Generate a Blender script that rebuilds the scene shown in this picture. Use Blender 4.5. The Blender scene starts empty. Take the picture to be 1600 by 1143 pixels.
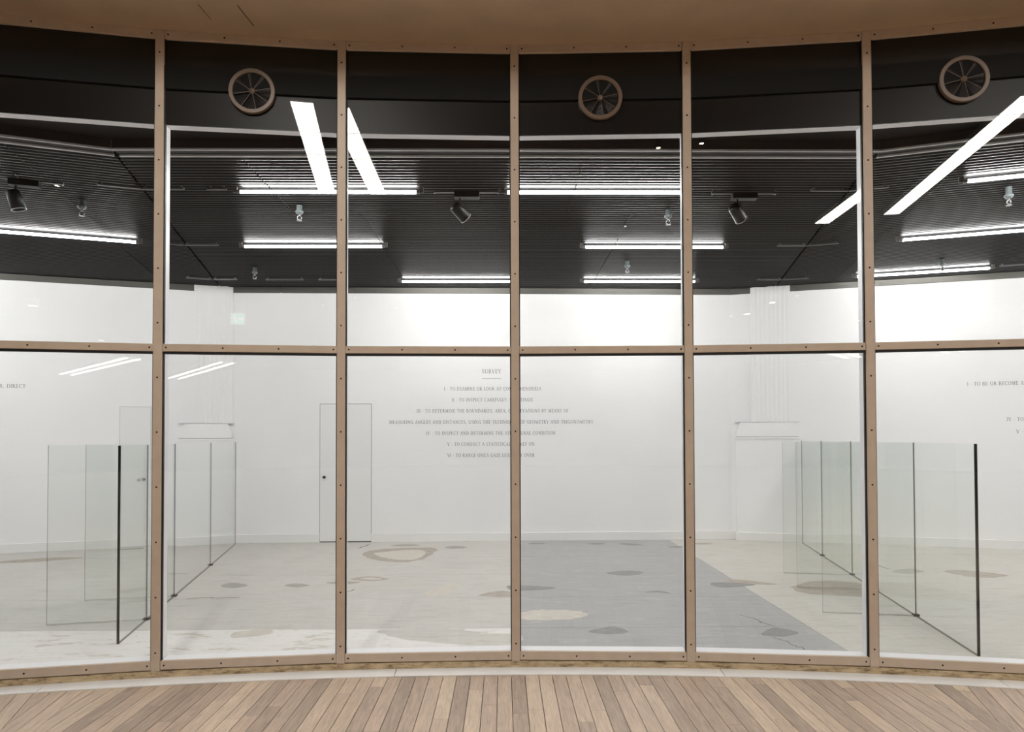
import bpy, math, random
from mathutils import Matrix, Vector

random.seed(7)
scene = bpy.context.scene
COL = scene.collection
PI = math.pi
R = math.radians

# ------------------------------------------------------------------ camera, world, exposure
EYE = 1.584
cam_d = bpy.data.cameras.new('camera')
cam = bpy.data.objects.new('camera', cam_d)
COL.objects.link(cam)
cam_d.sensor_width = 36.0
cam_d.lens = 1050.0 / 1600.0 * 36.0
cam_d.shift_y = 91.63 / 1600.0
cam_d.clip_start = 0.05
cam_d.clip_end = 200
yaw, pitch, roll = 0.0123, 0.0192, -0.0028
fw = Vector((math.sin(yaw) * math.cos(pitch), math.cos(yaw) * math.cos(pitch), math.sin(pitch)))
rt = Vector((math.cos(yaw), -math.sin(yaw), 0))
up = rt.cross(fw)
r2 = rt * math.cos(roll) + up * math.sin(roll)
u2 = -rt * math.sin(roll) + up * math.cos(roll)
cam.matrix_world = Matrix(((r2.x, u2.x, -fw.x, 0), (r2.y, u2.y, -fw.y, 0), (r2.z, u2.z, -fw.z, EYE), (0, 0, 0, 1)))
scene.camera = cam

world = bpy.data.worlds.new('world')
scene.world = world
world.use_nodes = True
world.node_tree.nodes['Background'].inputs[0].default_value = (0.02, 0.018, 0.016, 1)
world.node_tree.nodes['Background'].inputs[1].default_value = 1.0

vs = scene.view_settings
vs.view_transform = 'Standard'
vs.look = 'None'
vs.gamma = 1.0
vs.use_curve_mapping = False
vs.exposure = 0.0
scene.cycles.max_bounces = 12
scene.cycles.diffuse_bounces = 6
scene.cycles.glossy_bounces = 4
scene.cycles.transparent_max_bounces = 40
scene.cycles.sample_clamp_direct = 16.0
scene.cycles.caustics_reflective = False
scene.cycles.caustics_refractive = False

TUBE_L = 132.0         # gallery fluorescent tubes
LAMP_L = 92.0          # strip lights of the hall
SPOT_L = 60.0          # small downlights of the hall

# ------------------------------------------------------------------ materials
def srgb(r, g, b):
    def f(c):
        c /= 255.0
        return c / 12.92 if c <= 0.04045 else ((c + 0.055) / 1.055) ** 2.4
    return (f(r), f(g), f(b), 1.0)

def new_mat(name):
    m = bpy.data.materials.new(name)
    m.use_nodes = True
    nt = m.node_tree
    return m, nt, nt.nodes['Principled BSDF'], nt.nodes['Material Output']

def simple(name, col, rough=0.5, metal=0.0, ior=1.45, var=0.0, scale=6.0, bump=0.0, bscale=60.0):
    m, nt, p, out = new_mat(name)
    p.inputs['Base Color'].default_value = col
    p.inputs['Roughness'].default_value = rough
    p.inputs['Metallic'].default_value = metal
    p.inputs['IOR'].default_value = ior
    if var or bump:
        tc = nt.nodes.new('ShaderNodeNewGeometry')
    if var:
        n = nt.nodes.new('ShaderNodeTexNoise')
        n.inputs['Scale'].default_value = scale
        n.inputs['Detail'].default_value = 5
        nt.links.new(tc.outputs['Position'], n.inputs['Vector'])
        mr = nt.nodes.new('ShaderNodeMapRange')
        mr.inputs[1].default_value = 0.3
        mr.inputs[2].default_value = 0.7
        mr.inputs[3].default_value = 1 - var
        mr.inputs[4].default_value = 1 + var
        nt.links.new(n.outputs['Fac'], mr.inputs[0])
        mx = nt.nodes.new('ShaderNodeVectorMath')
        mx.operation = 'SCALE'
        mx.inputs[0].default_value = col[:3]
        nt.links.new(mr.outputs[0], mx.inputs['Scale'])
        nt.links.new(mx.outputs[0], p.inputs['Base Color'])
    if bump:
        n2 = nt.nodes.new('ShaderNodeTexNoise')
        n2.inputs['Scale'].default_value = bscale
        n2.inputs['Detail'].default_value = 4
        nt.links.new(tc.outputs['Position'], n2.inputs['Vector'])
        b = nt.nodes.new('ShaderNodeBump')
        b.inputs['Strength'].default_value = bump
        b.inputs['Distance'].default_value = 0.01
        nt.links.new(n2.outputs['Fac'], b.inputs['Height'])
        nt.links.new(b.outputs[0], p.inputs['Normal'])
    return m

def emit(name, col, strength):
    m, nt, p, out = new_mat(name)
    nt.nodes.remove(p)
    e = nt.nodes.new('ShaderNodeEmission')
    e.inputs[0].default_value = col
    e.inputs[1].default_value = strength
    nt.links.new(e.outputs[0], out.inputs[0])
    return m

def glass(name, tint, f0=0.043):
    """clear sheet: straight-through transmission plus Schlick reflection on each face"""
    m, nt, p, out = new_mat(name)
    nt.nodes.remove(p)
    g = nt.nodes.new('ShaderNodeNewGeometry')
    d = nt.nodes.new('ShaderNodeVectorMath'); d.operation = 'DOT_PRODUCT'
    nt.links.new(g.outputs['Normal'], d.inputs[0])
    nt.links.new(g.outputs['Incoming'], d.inputs[1])
    a = nt.nodes.new('ShaderNodeMath'); a.operation = 'ABSOLUTE'
    nt.links.new(d.outputs['Value'], a.inputs[0])
    s = nt.nodes.new('ShaderNodeMath'); s.operation = 'SUBTRACT'
    s.inputs[0].default_value = 1.0
    nt.links.new(a.outputs[0], s.inputs[1])
    pw = nt.nodes.new('ShaderNodeMath'); pw.operation = 'POWER'
    nt.links.new(s.outputs[0], pw.inputs[0]); pw.inputs[1].default_value = 5.0
    ma = nt.nodes.new('ShaderNodeMath'); ma.operation = 'MULTIPLY_ADD'
    nt.links.new(pw.outputs[0], ma.inputs[0])
    ma.inputs[1].default_value = 1 - f0
    ma.inputs[2].default_value = f0
    t = nt.nodes.new('ShaderNodeBsdfTransparent')
    t.inputs[0].default_value = tint
    gl = nt.nodes.new('ShaderNodeBsdfGlossy')
    gl.inputs['Roughness'].default_value = 0.0
    gl.inputs['Color'].default_value = (1, 1, 1, 1)
    mix = nt.nodes.new('ShaderNodeMixShader')
    nt.links.new(ma.outputs[0], mix.inputs[0])
    nt.links.new(t.outputs[0], mix.inputs[1])
    nt.links.new(gl.outputs[0], mix.inputs[2])
    nt.links.new(mix.outputs[0], out.inputs[0])
    return m

M = {}
M['taupe'] = simple('taupe_paint', srgb(200, 182, 164), 0.42, var=0.05, scale=14)
M['bolt'] = simple('bolt_black', srgb(30, 22, 18), 0.5)
M['rubber'] = simple('rubber_black', srgb(18, 15, 16), 0.6)
M['white_metal'] = simple('white_metal', srgb(238, 238, 242), 0.35)
M['spandrel'] = simple('spandrel_black', srgb(17, 16, 14), 0.4, ior=1.3, var=0.10, scale=3)
_p = M['spandrel'].node_tree.nodes['Principled BSDF']
_p.inputs['Coat Weight'].default_value = 1.0
_p.inputs['Coat Roughness'].default_value = 0.012
_p.inputs['Coat IOR'].default_value = 1.42
M['white_wall'] = simple('white_wall', srgb(246, 246, 247), 0.75, var=0.012, scale=1.5)
M['white_trim'] = simple('white_trim', srgb(240, 240, 240), 0.5)
M['wall_trim'] = simple('grey_trim', srgb(88, 86, 82), 0.6)
M['black'] = simple('matt_black', srgb(9, 9, 9), 0.8)
M['slat'] = simple('slat_black', srgb(13, 13, 14), 0.38, ior=1.28)
M['beam'] = simple('beam_grey', srgb(30, 29, 29), 0.5)
M['beam_lip'] = simple('beam_lip', srgb(176, 176, 176), 0.3)
M['tube'] = emit('tube_light', (1.0, 0.99, 0.97, 1), TUBE_L)
M['fitting'] = simple('fitting_grey', srgb(120, 120, 120), 0.4, metal=0.4)
M['rail'] = simple('rail_silver', srgb(96, 96, 96), 0.35, metal=0.6)
M['spot'] = simple('spot_black', srgb(12, 12, 13), 0.4)
M['spot_rim'] = simple('spot_rim', srgb(190, 190, 190), 0.3)
M['chrome'] = simple('chrome', srgb(168, 169, 171), 0.2, metal=0.8)
M['pale_dome'] = simple('dome_pale', srgb(92, 99, 101), 0.3)
M['glass'] = glass('window_glass', (0.985, 0.99, 0.987, 1))
M['case_glass'] = glass('case_glass', (0.978, 0.987, 0.981, 1), 0.03)
M['glass_edge'] = simple('glass_edge', srgb(26, 32, 30), 0.25)
M['glass_top'] = simple('glass_top_edge', srgb(150, 158, 154), 0.3)
M['channel'] = simple('channel_grey', srgb(128, 127, 122), 0.4)
M['knob'] = simple('knob_black', srgb(30, 30, 30), 0.4)
M['door_gap'] = simple('door_gap', srgb(104, 104, 105), 0.8)
M['door_gap_pale'] = simple('door_gap_pale', srgb(186, 186, 188), 0.8)
M['gap'] = simple('gap_dark', srgb(60, 60, 62), 0.8)
M['ink'] = simple('ink_grey', srgb(112, 112, 115), 0.7)
M['soffit'] = simple('soffit_plaster', srgb(196, 172, 146), 0.7, var=0.07, scale=3.5, bump=0.15, bscale=8)
M['hall_dark'] = simple('hall_wall_paint', srgb(64, 52, 44), 0.8)
M['hall_ceiling'] = simple('hall_ceiling_paint', srgb(120, 100, 84), 0.8)
M['paint_crack'] = simple('paint_crack', srgb(104, 100, 95), 0.8)
M['crack'] = simple('crack_dark', srgb(38, 26, 18), 0.8)
M['lamp'] = emit('lamp_warm', (1.0, 0.955, 0.88, 1), LAMP_L)
M['spotlight'] = emit('downlight_warm', (1.0, 0.9, 0.76, 1), SPOT_L)
M['far_lamp'] = emit('far_lamp_warm', (1.0, 0.95, 0.86, 1), 12.0)
M['lamp_body'] = simple('lamp_body', srgb(200, 195, 185), 0.5)
M['vent_ring'] = simple('vent_taupe', srgb(118, 101, 87), 0.4)
M['vane'] = simple('vane_bronze', srgb(34, 28, 26), 0.5)
M['exit'] = emit('exit_green', (0.35, 1.0, 0.72, 1), 1.6)
M['exit_white'] = emit('exit_white', (1.0, 1.0, 1.0, 1), 4.0)
M['strip'] = simple('strip_aluminium', srgb(250, 250, 251), 0.25, metal=0.0, var=0.05, scale=5)

def curb_mat():
    m, nt, p, out = new_mat('curb_stone')
    g = nt.nodes.new('ShaderNodeNewGeometry')
    n = nt.nodes.new('ShaderNodeTexNoise'); n.inputs['Scale'].default_value = 22; n.inputs['Detail'].default_value = 8
    n.inputs['Roughness'].default_value = 0.7
    mp = nt.nodes.new('ShaderNodeMapping'); mp.inputs['Scale'].default_value = (0.45, 0.45, 1.6)
    nt.links.new(g.outputs['Position'], mp.inputs[0]); nt.links.new(mp.outputs[0], n.inputs['Vector'])
    r = nt.nodes.new('ShaderNodeValToRGB')
    e = r.color_ramp.elements
    e[0].position = 0.32; e[0].color = srgb(96, 74, 50)
    e[1].position = 0.62; e[1].color = srgb(214, 194, 160)
    k = r.color_ramp.elements.new(0.47); k.color = srgb(184, 162, 130)
    nt.links.new(n.outputs['Fac'], r.inputs[0]); nt.links.new(r.outputs[0], p.inputs['Base Color'])
    p.inputs['Roughness'].default_value = 0.85
    b = nt.nodes.new('ShaderNodeBump'); b.inputs['Strength'].default_value = 0.6; b.inputs['Distance'].default_value = 0.01
    nt.links.new(n.outputs['Fac'], b.inputs['Height']); nt.links.new(b.outputs[0], p.inputs['Normal'])
    return m
M['curb'] = curb_mat()

def wood_mat():
    m, nt, p, out = new_mat('deck_oak')
    tc = nt.nodes.new('ShaderNodeTexCoord')
    oi = nt.nodes.new('ShaderNodeObjectInfo')
    off = nt.nodes.new('ShaderNodeVectorMath'); off.operation = 'SCALE'
    off.inputs[0].default_value = (37.0, 53.0, 11.0)
    nt.links.new(oi.outputs['Random'], off.inputs['Scale'])
    ad = nt.nodes.new('ShaderNodeVectorMath'); ad.operation = 'ADD'
    nt.links.new(tc.outputs['Object'], ad.inputs[0]); nt.links.new(off.outputs[0], ad.inputs[1])
    mp = nt.nodes.new('ShaderNodeMapping'); mp.inputs['Scale'].default_value = (24.0, 2.2, 24.0)
    nt.links.new(ad.outputs[0], mp.inputs[0])
    n = nt.nodes.new('ShaderNodeTexNoise'); n.inputs['Scale'].default_value = 1.6; n.inputs['Detail'].default_value = 8
    n.inputs['Roughness'].default_value = 0.62; n.inputs['Distortion'].default_value = 0.8
    nt.links.new(mp.outputs[0], n.inputs['Vector'])
    mp2 = nt.nodes.new('ShaderNodeMapping'); mp2.inputs['Scale'].default_value = (170.0, 9.0, 170.0)
    nt.links.new(ad.outputs[0], mp2.inputs[0])
    n2 = nt.nodes.new('ShaderNodeTexNoise'); n2.inputs['Scale'].default_value = 1.0; n2.inputs['Detail'].default_value = 3
    nt.links.new(mp2.outputs[0], n2.inputs['Vector'])
    tone = nt.nodes.new('ShaderNodeValToRGB')
    e = tone.color_ramp.elements
    e[0].position = 0.0; e[0].color = srgb(168, 147, 129)
    e[1].position = 1.0; e[1].color = srgb(214, 192, 168)
    for pos, c in ((0.1, (176, 154, 136)), (0.4, (190, 167, 147)), (0.8, (202, 180, 158))):
        k = tone.color_ramp.elements.new(pos); k.color = srgb(*c)
    nt.links.new(oi.outputs['Random'], tone.inputs[0])
    gr = nt.nodes.new('ShaderNodeMapRange')
    gr.inputs[1].default_value = 0.3; gr.inputs[2].default_value = 0.7; gr.inputs[3].default_value = 0.76; gr.inputs[4].default_value = 1.12
    nt.links.new(n.outputs['Fac'], gr.inputs[0])
    gr2 = nt.nodes.new('ShaderNodeMapRange')
    gr2.inputs[1].default_value = 0.3; gr2.inputs[2].default_value = 0.5; gr2.inputs[3].default_value = 0.80; gr2.inputs[4].default_value = 1.02
    nt.links.new(n2.outputs['Fac'], gr2.inputs[0])
    mu = nt.nodes.new('ShaderNodeMath'); mu.operation = 'MULTIPLY'
    nt.links.new(gr.outputs[0], mu.inputs[0]); nt.links.new(gr2.outputs[0], mu.inputs[1])
    sc = nt.nodes.new('ShaderNodeVectorMath'); sc.operation = 'SCALE'
    nt.links.new(tone.outputs[0], sc.inputs[0]); nt.links.new(mu.outputs[0], sc.inputs['Scale'])
    nt.links.new(sc.outputs[0], p.inputs['Base Color'])
    p.inputs['Roughness'].default_value = 0.5
    b = nt.nodes.new('ShaderNodeBump'); b.inputs['Strength'].default_value = 0.15; b.inputs['Distance'].default_value = 0.004
    nt.links.new(n2.outputs['Fac'], b.inputs['Height']); nt.links.new(b.outputs[0], p.inputs['Normal'])
    return m
M['wood'] = wood_mat()

def floor_mat(name, base, worn, flake, flake_amt, scuff):
    """old painted floor sheet: cloudy tone, scuffs drawn out along the sheet, flaked spots"""
    m, nt, p, out = new_mat(name)
    g = nt.nodes.new('ShaderNodeNewGeometry')
    def noise(scl, s, det, rough=0.55, offs=(0, 0, 0)):
        mp = nt.nodes.new('ShaderNodeMapping'); mp.inputs['Scale'].default_value = scl; mp.inputs['Location'].default_value = offs
        nt.links.new(g.outputs['Position'], mp.inputs[0])
        n = nt.nodes.new('ShaderNodeTexNoise'); n.inputs['Scale'].default_value = s; n.inputs['Detail'].default_value = det
        n.inputs['Roughness'].default_value = rough
        nt.links.new(mp.outputs[0], n.inputs['Vector'])
        return n
    def step(n, lo, hi, amt):
        mr = nt.nodes.new('ShaderNodeMapRange')
        mr.inputs[1].default_value = lo; mr.inputs[2].default_value = hi; mr.inputs[3].default_value = 0; mr.inputs[4].default_value = amt
        nt.links.new(n.outputs['Fac'], mr.inputs[0]); return mr
    def mix(fac, a, b):
        mx = nt.nodes.new('ShaderNodeMix'); mx.data_type = 'RGBA'
        nt.links.new(fac.outputs[0], mx.inputs[0])
        if hasattr(a, 'links') or hasattr(a, 'is_linked'): nt.links.new(a, mx.inputs[6])
        else: mx.inputs[6].default_value = a
        mx.inputs[7].default_value = b
        return mx.outputs[2]
    c = mix(step(noise((1, 1, 1), 1.1, 4), 0.35, 0.7, 0.55), base, worn)
    c = mix(step(noise((0.3, 1.7, 1), 8, 8, 0.75), 0.52, 0.68, 0.6), c, scuff)
    c = mix(step(noise((0.16, 2.2, 1), 20, 6, 0.7, (5, 9, 0)), 0.58, 0.66, 0.7), c, scuff)
    c = mix(step(noise((0.5, 1.2, 1), 26, 5, 0.7, (3, 1, 0)), 0.64, 0.70, 0.7), c, srgb(96, 91, 84))
    c = mix(step(noise((0.8, 1.2, 1), 48, 3, 0.6, (1, 4, 0)), 0.70, 0.74, 0.8), c, srgb(92, 88, 82))
    if flake_amt:
        c = mix(step(noise((0.6, 1.5, 1), 5, 8, 0.75, (7, 2, 0)), 0.56, 0.60, flake_amt), c, flake)
    nt.links.new(c, p.inputs['Base Color'])
    p.inputs['Roughness'].default_value = 0.55
    return m
M['floor_pale'] = floor_mat('floor_paint_pale', srgb(203, 201, 197), srgb(190, 189, 184), srgb(188, 182, 172), 0.35, srgb(168, 165, 158))
M['floor_beige'] = floor_mat('floor_paint_beige', srgb(204, 202, 196), srgb(194, 192, 185), srgb(186, 180, 168), 0.3, srgb(172, 169, 160))
M['floor_grey'] = floor_mat('floor_paint_grey', srgb(168, 169, 170), srgb(160, 161, 161), srgb(186, 185, 183), 0.5, srgb(146, 146, 145))
M['floor_white'] = floor_mat('floor_paint_white', srgb(232, 231, 229), srgb(224, 222, 219), srgb(196, 188, 176), 0.8, srgb(202, 199, 194))
M['stain_brown'] = simple('stain_brown', srgb(170, 161, 150), 0.6, var=0.14, scale=12)
M['stain_grey'] = simple('stain_grey', srgb(162, 160, 155), 0.6, var=0.12, scale=12)
M['stain_dark'] = simple('stain_dark', srgb(138, 138, 137), 0.6, var=0.12, scale=12)
M['stain_pale'] = simple('stain_pale', srgb(204, 199, 190), 0.6, var=0.08, scale=12)

# ------------------------------------------------------------------ mesh helpers
class MB:
    def __init__(self):
        self.v = []; self.f = []; self.mi = []; self.sm = []
    def add(self, vs_, fs, mi=0, smooth=False):
        o = len(self.v)
        self.v += [tuple(x) for x in vs_]
        for f in fs:
            self.f.append(tuple(i + o for i in f)); self.mi.append(mi); self.sm.append(smooth)
    def box(self, a, b, mi=0, side=None):
        x0, y0, z0 = a; x1, y1, z1 = b
        vs_ = [(x0, y0, z0), (x1, y0, z0), (x1, y1, z0), (x0, y1, z0), (x0, y0, z1), (x1, y0, z1), (x1, y1, z1), (x0, y1, z1)]
        fs = [(3, 2, 1, 0), (4, 5, 6, 7), (0, 1, 5, 4), (1, 2, 6, 5), (2, 3, 7, 6), (3, 0, 4, 7)]
        self.add(vs_, fs, mi); return self
    def bbox(self, a, b, ch, mi=0):
        """box with chamfered vertical/front edges along its longest axis"""
        x0, y0, z0 = a; x1, y1, z1 = b
        d = (x1 - x0, y1 - y0, z1 - z0); ax = d.index(max(d))
        o = [k for k in range(3) if k != ax]
        lo, hi = (x0, y0, z0), (x1, y1, z1)
        u0, u1, w0, w1 = lo[o[0]], hi[o[0]], lo[o[1]], hi[o[1]]
        prof = [(u0 + ch, w0), (u1 - ch, w0), (u1, w0 + ch), (u1, w1 - ch), (u1 - ch, w1), (u0 + ch, w1), (u0, w1 - ch), (u0, w0 + ch)]
        vs_ = []
        for e in (lo[ax], hi[ax]):
            for (u, w) in prof:
                q = [0, 0, 0]; q[ax] = e; q[o[0]] = u; q[o[1]] = w; vs_.append(q)
        n = 8
        fs = [tuple(range(n - 1, -1, -1)), tuple(range(n, 2 * n))] + [(i, (i + 1) % n, n + (i + 1) % n, n + i) for i in range(n)]
        if ax == 1: fs = [tuple(reversed(f)) for f in fs]
        self.add(vs_, fs, mi); return self
    def prism(self, poly, z0, z1, mi=0, cap_mi=None):
        n = len(poly)
        vs_ = [(x, y, z0) for x, y in poly] + [(x, y, z1) for x, y in poly]
        self.add(vs_, [(i, (i + 1) % n, n + (i + 1) % n, n + i) for i in range(n)], mi)
        self.add(vs_, [tuple(range(n - 1, -1, -1)), tuple(range(n, 2 * n))], mi if cap_mi is None else cap_mi)
        return self
    def tube(self, p0, p1, r, n=12, mi=0, r1=None, caps=True):
        p0 = Vector(p0); p1 = Vector(p1); d = (p1 - p0).normalized()
        a = d.orthogonal().normalized(); b = d.cross(a)
        r1 = r if r1 is None else r1
        vs_ = [p0 + (a * math.cos(t) + b * math.sin(t)) * r for t in [2 * PI * i / n for i in range(n)]]
        vs_ += [p1 + (a * math.cos(t) + b * math.sin(t)) * r1 for t in [2 * PI * i / n for i in range(n)]]
        self.add(vs_, [(i, (i + 1) % n, n + (i + 1) % n, n + i) for i in range(n)], mi, True)
        if caps: self.add(vs_, [tuple(range(n - 1, -1, -1)), tuple(range(n, 2 * n))], mi)
        return self
    def lathe(self, prof, n=24, mi=0, closed=False, M4=None, smooth=True):
        """profile (r, h) turned round the z axis"""
        k = len(prof); vs_ = []
        for i in range(n):
            t = 2 * PI * i / n
            for (r, h) in prof:
                q = Vector((r * math.cos(t), r * math.sin(t), h))
                vs_.append(M4 @ q if M4 is not None else q)
        fs = []
        for i in range(n):
            j = (i + 1) % n
            for s in range(k if closed else k - 1):
                s2 = (s + 1) % k
                fs.append((i * k + s, j * k + s, j * k + s2, i * k + s2))
        self.add(vs_, fs, mi, smooth); return self
    def ring(self, r0, r1, z0, z1, a0, a1, n, cy, mi=0):
        """arc-shaped slab about (0, cy); angles from the +Y axis"""
        vs_ = []
        for i in range(n + 1):
            t = a0 + (a1 - a0) * i / n
            for r in (r0, r1):
                for z in (z0, z1):
                    vs_.append((r * math.sin(t), cy + r * math.cos(t), z))
        fs = []
        for i in range(n):
            a, b = i * 4, i * 4 + 4
            fs += [(a, b, b + 2, a + 2), (a + 1, a + 3, b + 3, b + 1), (a, a + 1, b + 1, b), (a + 2, b + 2, b + 3, a + 3)]
        e = n * 4
        fs += [(0, 2, 3, 1), (e, e + 1, e + 3, e + 2)]
        self.add(vs_, fs, mi); return self
    def mesh(self, name):
        me = bpy.data.meshes.new(name)
        me.from_pydata(self.v, [], self.f)
        for p, mi, s in zip(me.polygons, self.mi, self.sm):
            p.material_index = mi; p.use_smooth = s
        me.update()
        return me
    def build(self, name, mats, parent=None, loc=(0, 0, 0), rz=0.0, **props):
        me = self.mesh(name)
        if not isinstance(mats, (list, tuple)): mats = [mats]
        for m in mats: me.materials.append(m)
        return put(name, me, parent, loc, rz, **props)

def put(name, me, parent=None, loc=(0, 0, 0), rz=0.0, **props):
    o = bpy.data.objects.new(name, me)
    COL.objects.link(o)
    o.location = loc; o.rotation_euler = (0, 0, rz)
    if parent is not None: o.parent = parent
    for k, v in props.items(): o[k] = v
    return o

def empty(name, loc=(0, 0, 0), rz=0.0, **props):
    o = bpy.data.objects.new(name, None)
    COL.objects.link(o)
    o.empty_display_size = 0.1
    o.location = loc; o.rotation_euler = (0, 0, rz)
    for k, v in props.items(): o[k] = v
    return o

def copy_part(o, parent):
    c = o.copy(); COL.objects.link(c); c.parent = parent
    return c

def copy_tree(o, parent=None):
    kids = list(o.children)
    c = o.copy(); COL.objects.link(c); c.parent = parent
    for ch in kids: copy_tree(ch, c)
    return c

def clip(poly, px, py, nx, ny):
    """keep the side of the line through (px,py) that its normal (nx,ny) points to"""
    out = []
    for i in range(len(poly)):
        a = poly[i]; b = poly[(i + 1) % len(poly)]
        da = (a[0] - px) * nx + (a[1] - py) * ny; db = (b[0] - px) * nx + (b[1] - py) * ny
        if da >= 0: out.append(a)
        if (da >= 0) != (db >= 0):
            t = da / (da - db); out.append((a[0] + (b[0] - a[0]) * t, a[1] + (b[1] - a[1]) * t))
    return out

def area(poly):
    return 0.5 * abs(sum(poly[i][0] * poly[(i + 1) % len(poly)][1] - poly[(i + 1) % len(poly)][0] * poly[i][1] for i in range(len(poly))))

# ------------------------------------------------------------------ plan of the rotunda screen
CY = -12.5165          # centre of the rotunda
RS = 17.183            # radius of the glazed screen
PH = 0.0047
DA = R(4.0)
def vert(i): return (RS * math.sin(PH + i * DA), CY + RS * math.cos(PH + i * DA))
CHORD = 2 * RS * math.sin(DA / 2)
I0, I1 = -6, 6         # mullions i = I0..I1

# ------------------------------------------------------------------ gallery shell
ZC = 3.88              # underside of the slats
LW = lambda x: 9.959 + 0.3025 * (x + 5.162)
RW = lambda x: 10.09 - 0.303 * (x - 4.6)
BW = lambda x: 10.34 + 0.02 * x
CL = (-4.18, BW(-4.18)); CR = (3.54, BW(3.54))
XL, XR = -10.8, 10.8
PL = (XL, LW(XL)); PR = (XR, RW(XR))
GL = vert(I0); GR = vert(I1)

def wall_slab(name, p, q, z0, z1, th, mat, **props):
    """vertical slab from p to q, thickness th to the far side"""
    d = Vector((q[0] - p[0], q[1] - p[1])); L = d.length
    m = MB().box((0, 0, z0), (L, th, z1))
    return m.build(name, mat, None, (p[0], p[1], 0), math.atan2(d.y, d.x), **props)

st = dict(kind='structure')
wall_back = wall_slab('wall_back', CL, CR, 0, 4.2, 0.15, M['white_wall'], label='long white gallery back wall carrying the wall text', **st)
wall_left = wall_slab('wall_left', PL, CL, 0, 4.2, 0.15, M['white_wall'], label='white gallery wall turning off to the left', **st)
wall_right = wall_slab('wall_right', CR, PR, 0, 4.2, 0.15, M['white_wall'], label='white gallery wall turning off to the right', **st)
wall_slab('wall_end_left', GL, PL, 0, 4.2, 0.15, M['white_wall'], label='white end wall of the gallery on the left', **st)
wall_slab('wall_end_right', PR, GR, 0, 4.2, 0.15, M['white_wall'], label='white end wall of the gallery on the right', **st)

def strip_on(name, p, q, z0, z1, th, mat, back=0.0, **props):
    d = Vector((q[0] - p[0], q[1] - p[1])); L = d.length
    return MB().bbox((0, -th, z0), (L, -back, z1), min(th, z1 - z0) * 0.15).build(name, mat, None, (p[0], p[1], 0), math.atan2(d.y, d.x), **props)

def lerp_wall(fn, x): return (x, fn(x))
# baseboards, interrupted by the doors and pilasters
for k, (nm, a, b) in enumerate((('baseboard_back', lerp_wall(BW, -4.05), lerp_wall(BW, -2.803)), ('baseboard_back', lerp_wall(BW, -2.022), lerp_wall(BW, 3.60)),
                                ('baseboard_left', PL, lerp_wall(LW, -5.58)), ('baseboard_left', lerp_wall(LW, -5.19), lerp_wall(LW, -4.79)),
                                ('baseboard_right', lerp_wall(RW, 4.47), PR))):
    strip_on(nm, a, b, 0.0, 0.13, 0.018, M['white_trim'], label='white skirting board along the gallery wall', **st)
for nm, a, b in (('trim_1', PL, CL), ('trim_2', CL, CR), ('trim_3', CR, PR)):
    strip_on(nm, a, b, 3.80, 3.90, 0.03, M['wall_trim'], label='grey shadow trim between white wall and dark ceiling', **st)

# doors flush in the walls
def flush_door(name, fn, xa, xb, h, knob_x, knob_z, label, gm='door_gap'):
    p = (xa, fn(xa)); q = (xb, fn(xb)); d = Vector((q[0] - p[0], q[1] - p[1])); L = d.length
    e = empty(name, (p[0], p[1], 0), math.atan2(d.y, d.x), label=label, kind='structure')
    g = 0.004
    MB().box((-0.002, -0.0020, 0.0), (L + 0.002, -0.0004, h + 0.002)).build('door_gap', M[gm], e)
    MB().box((g, -0.006, 0.016), (L - g, -0.0021, h - g)).build('door_leaf', M['white_trim'], e)
    kx = (knob_x - xa) / (xb - xa) * L
    kn = MB().lathe([(0.0, 0.046), (0.014, 0.045), (0.021, 0.036), (0.021, 0.028), (0.012, 0.02), (0.010, 0.004), (0.022, 0.003), (0.022, 0.0)], 16)
    k = kn.build('door_knob', M['knob'], e, (kx, -0.006, knob_z)); k.rotation_euler = (PI / 2, 0, 0)
    return e
flush_door('door_1', BW, -2.803, -2.022, 2.105, -2.733, 0.99, 'white flush door with small black knob in the back wall')
flush_door('door_2', LW, -5.58, -5.19, 2.05, -5.273, 0.99, 'narrow white flush door in the left gallery wall behind the glass panels', 'door_gap_pale')

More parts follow.
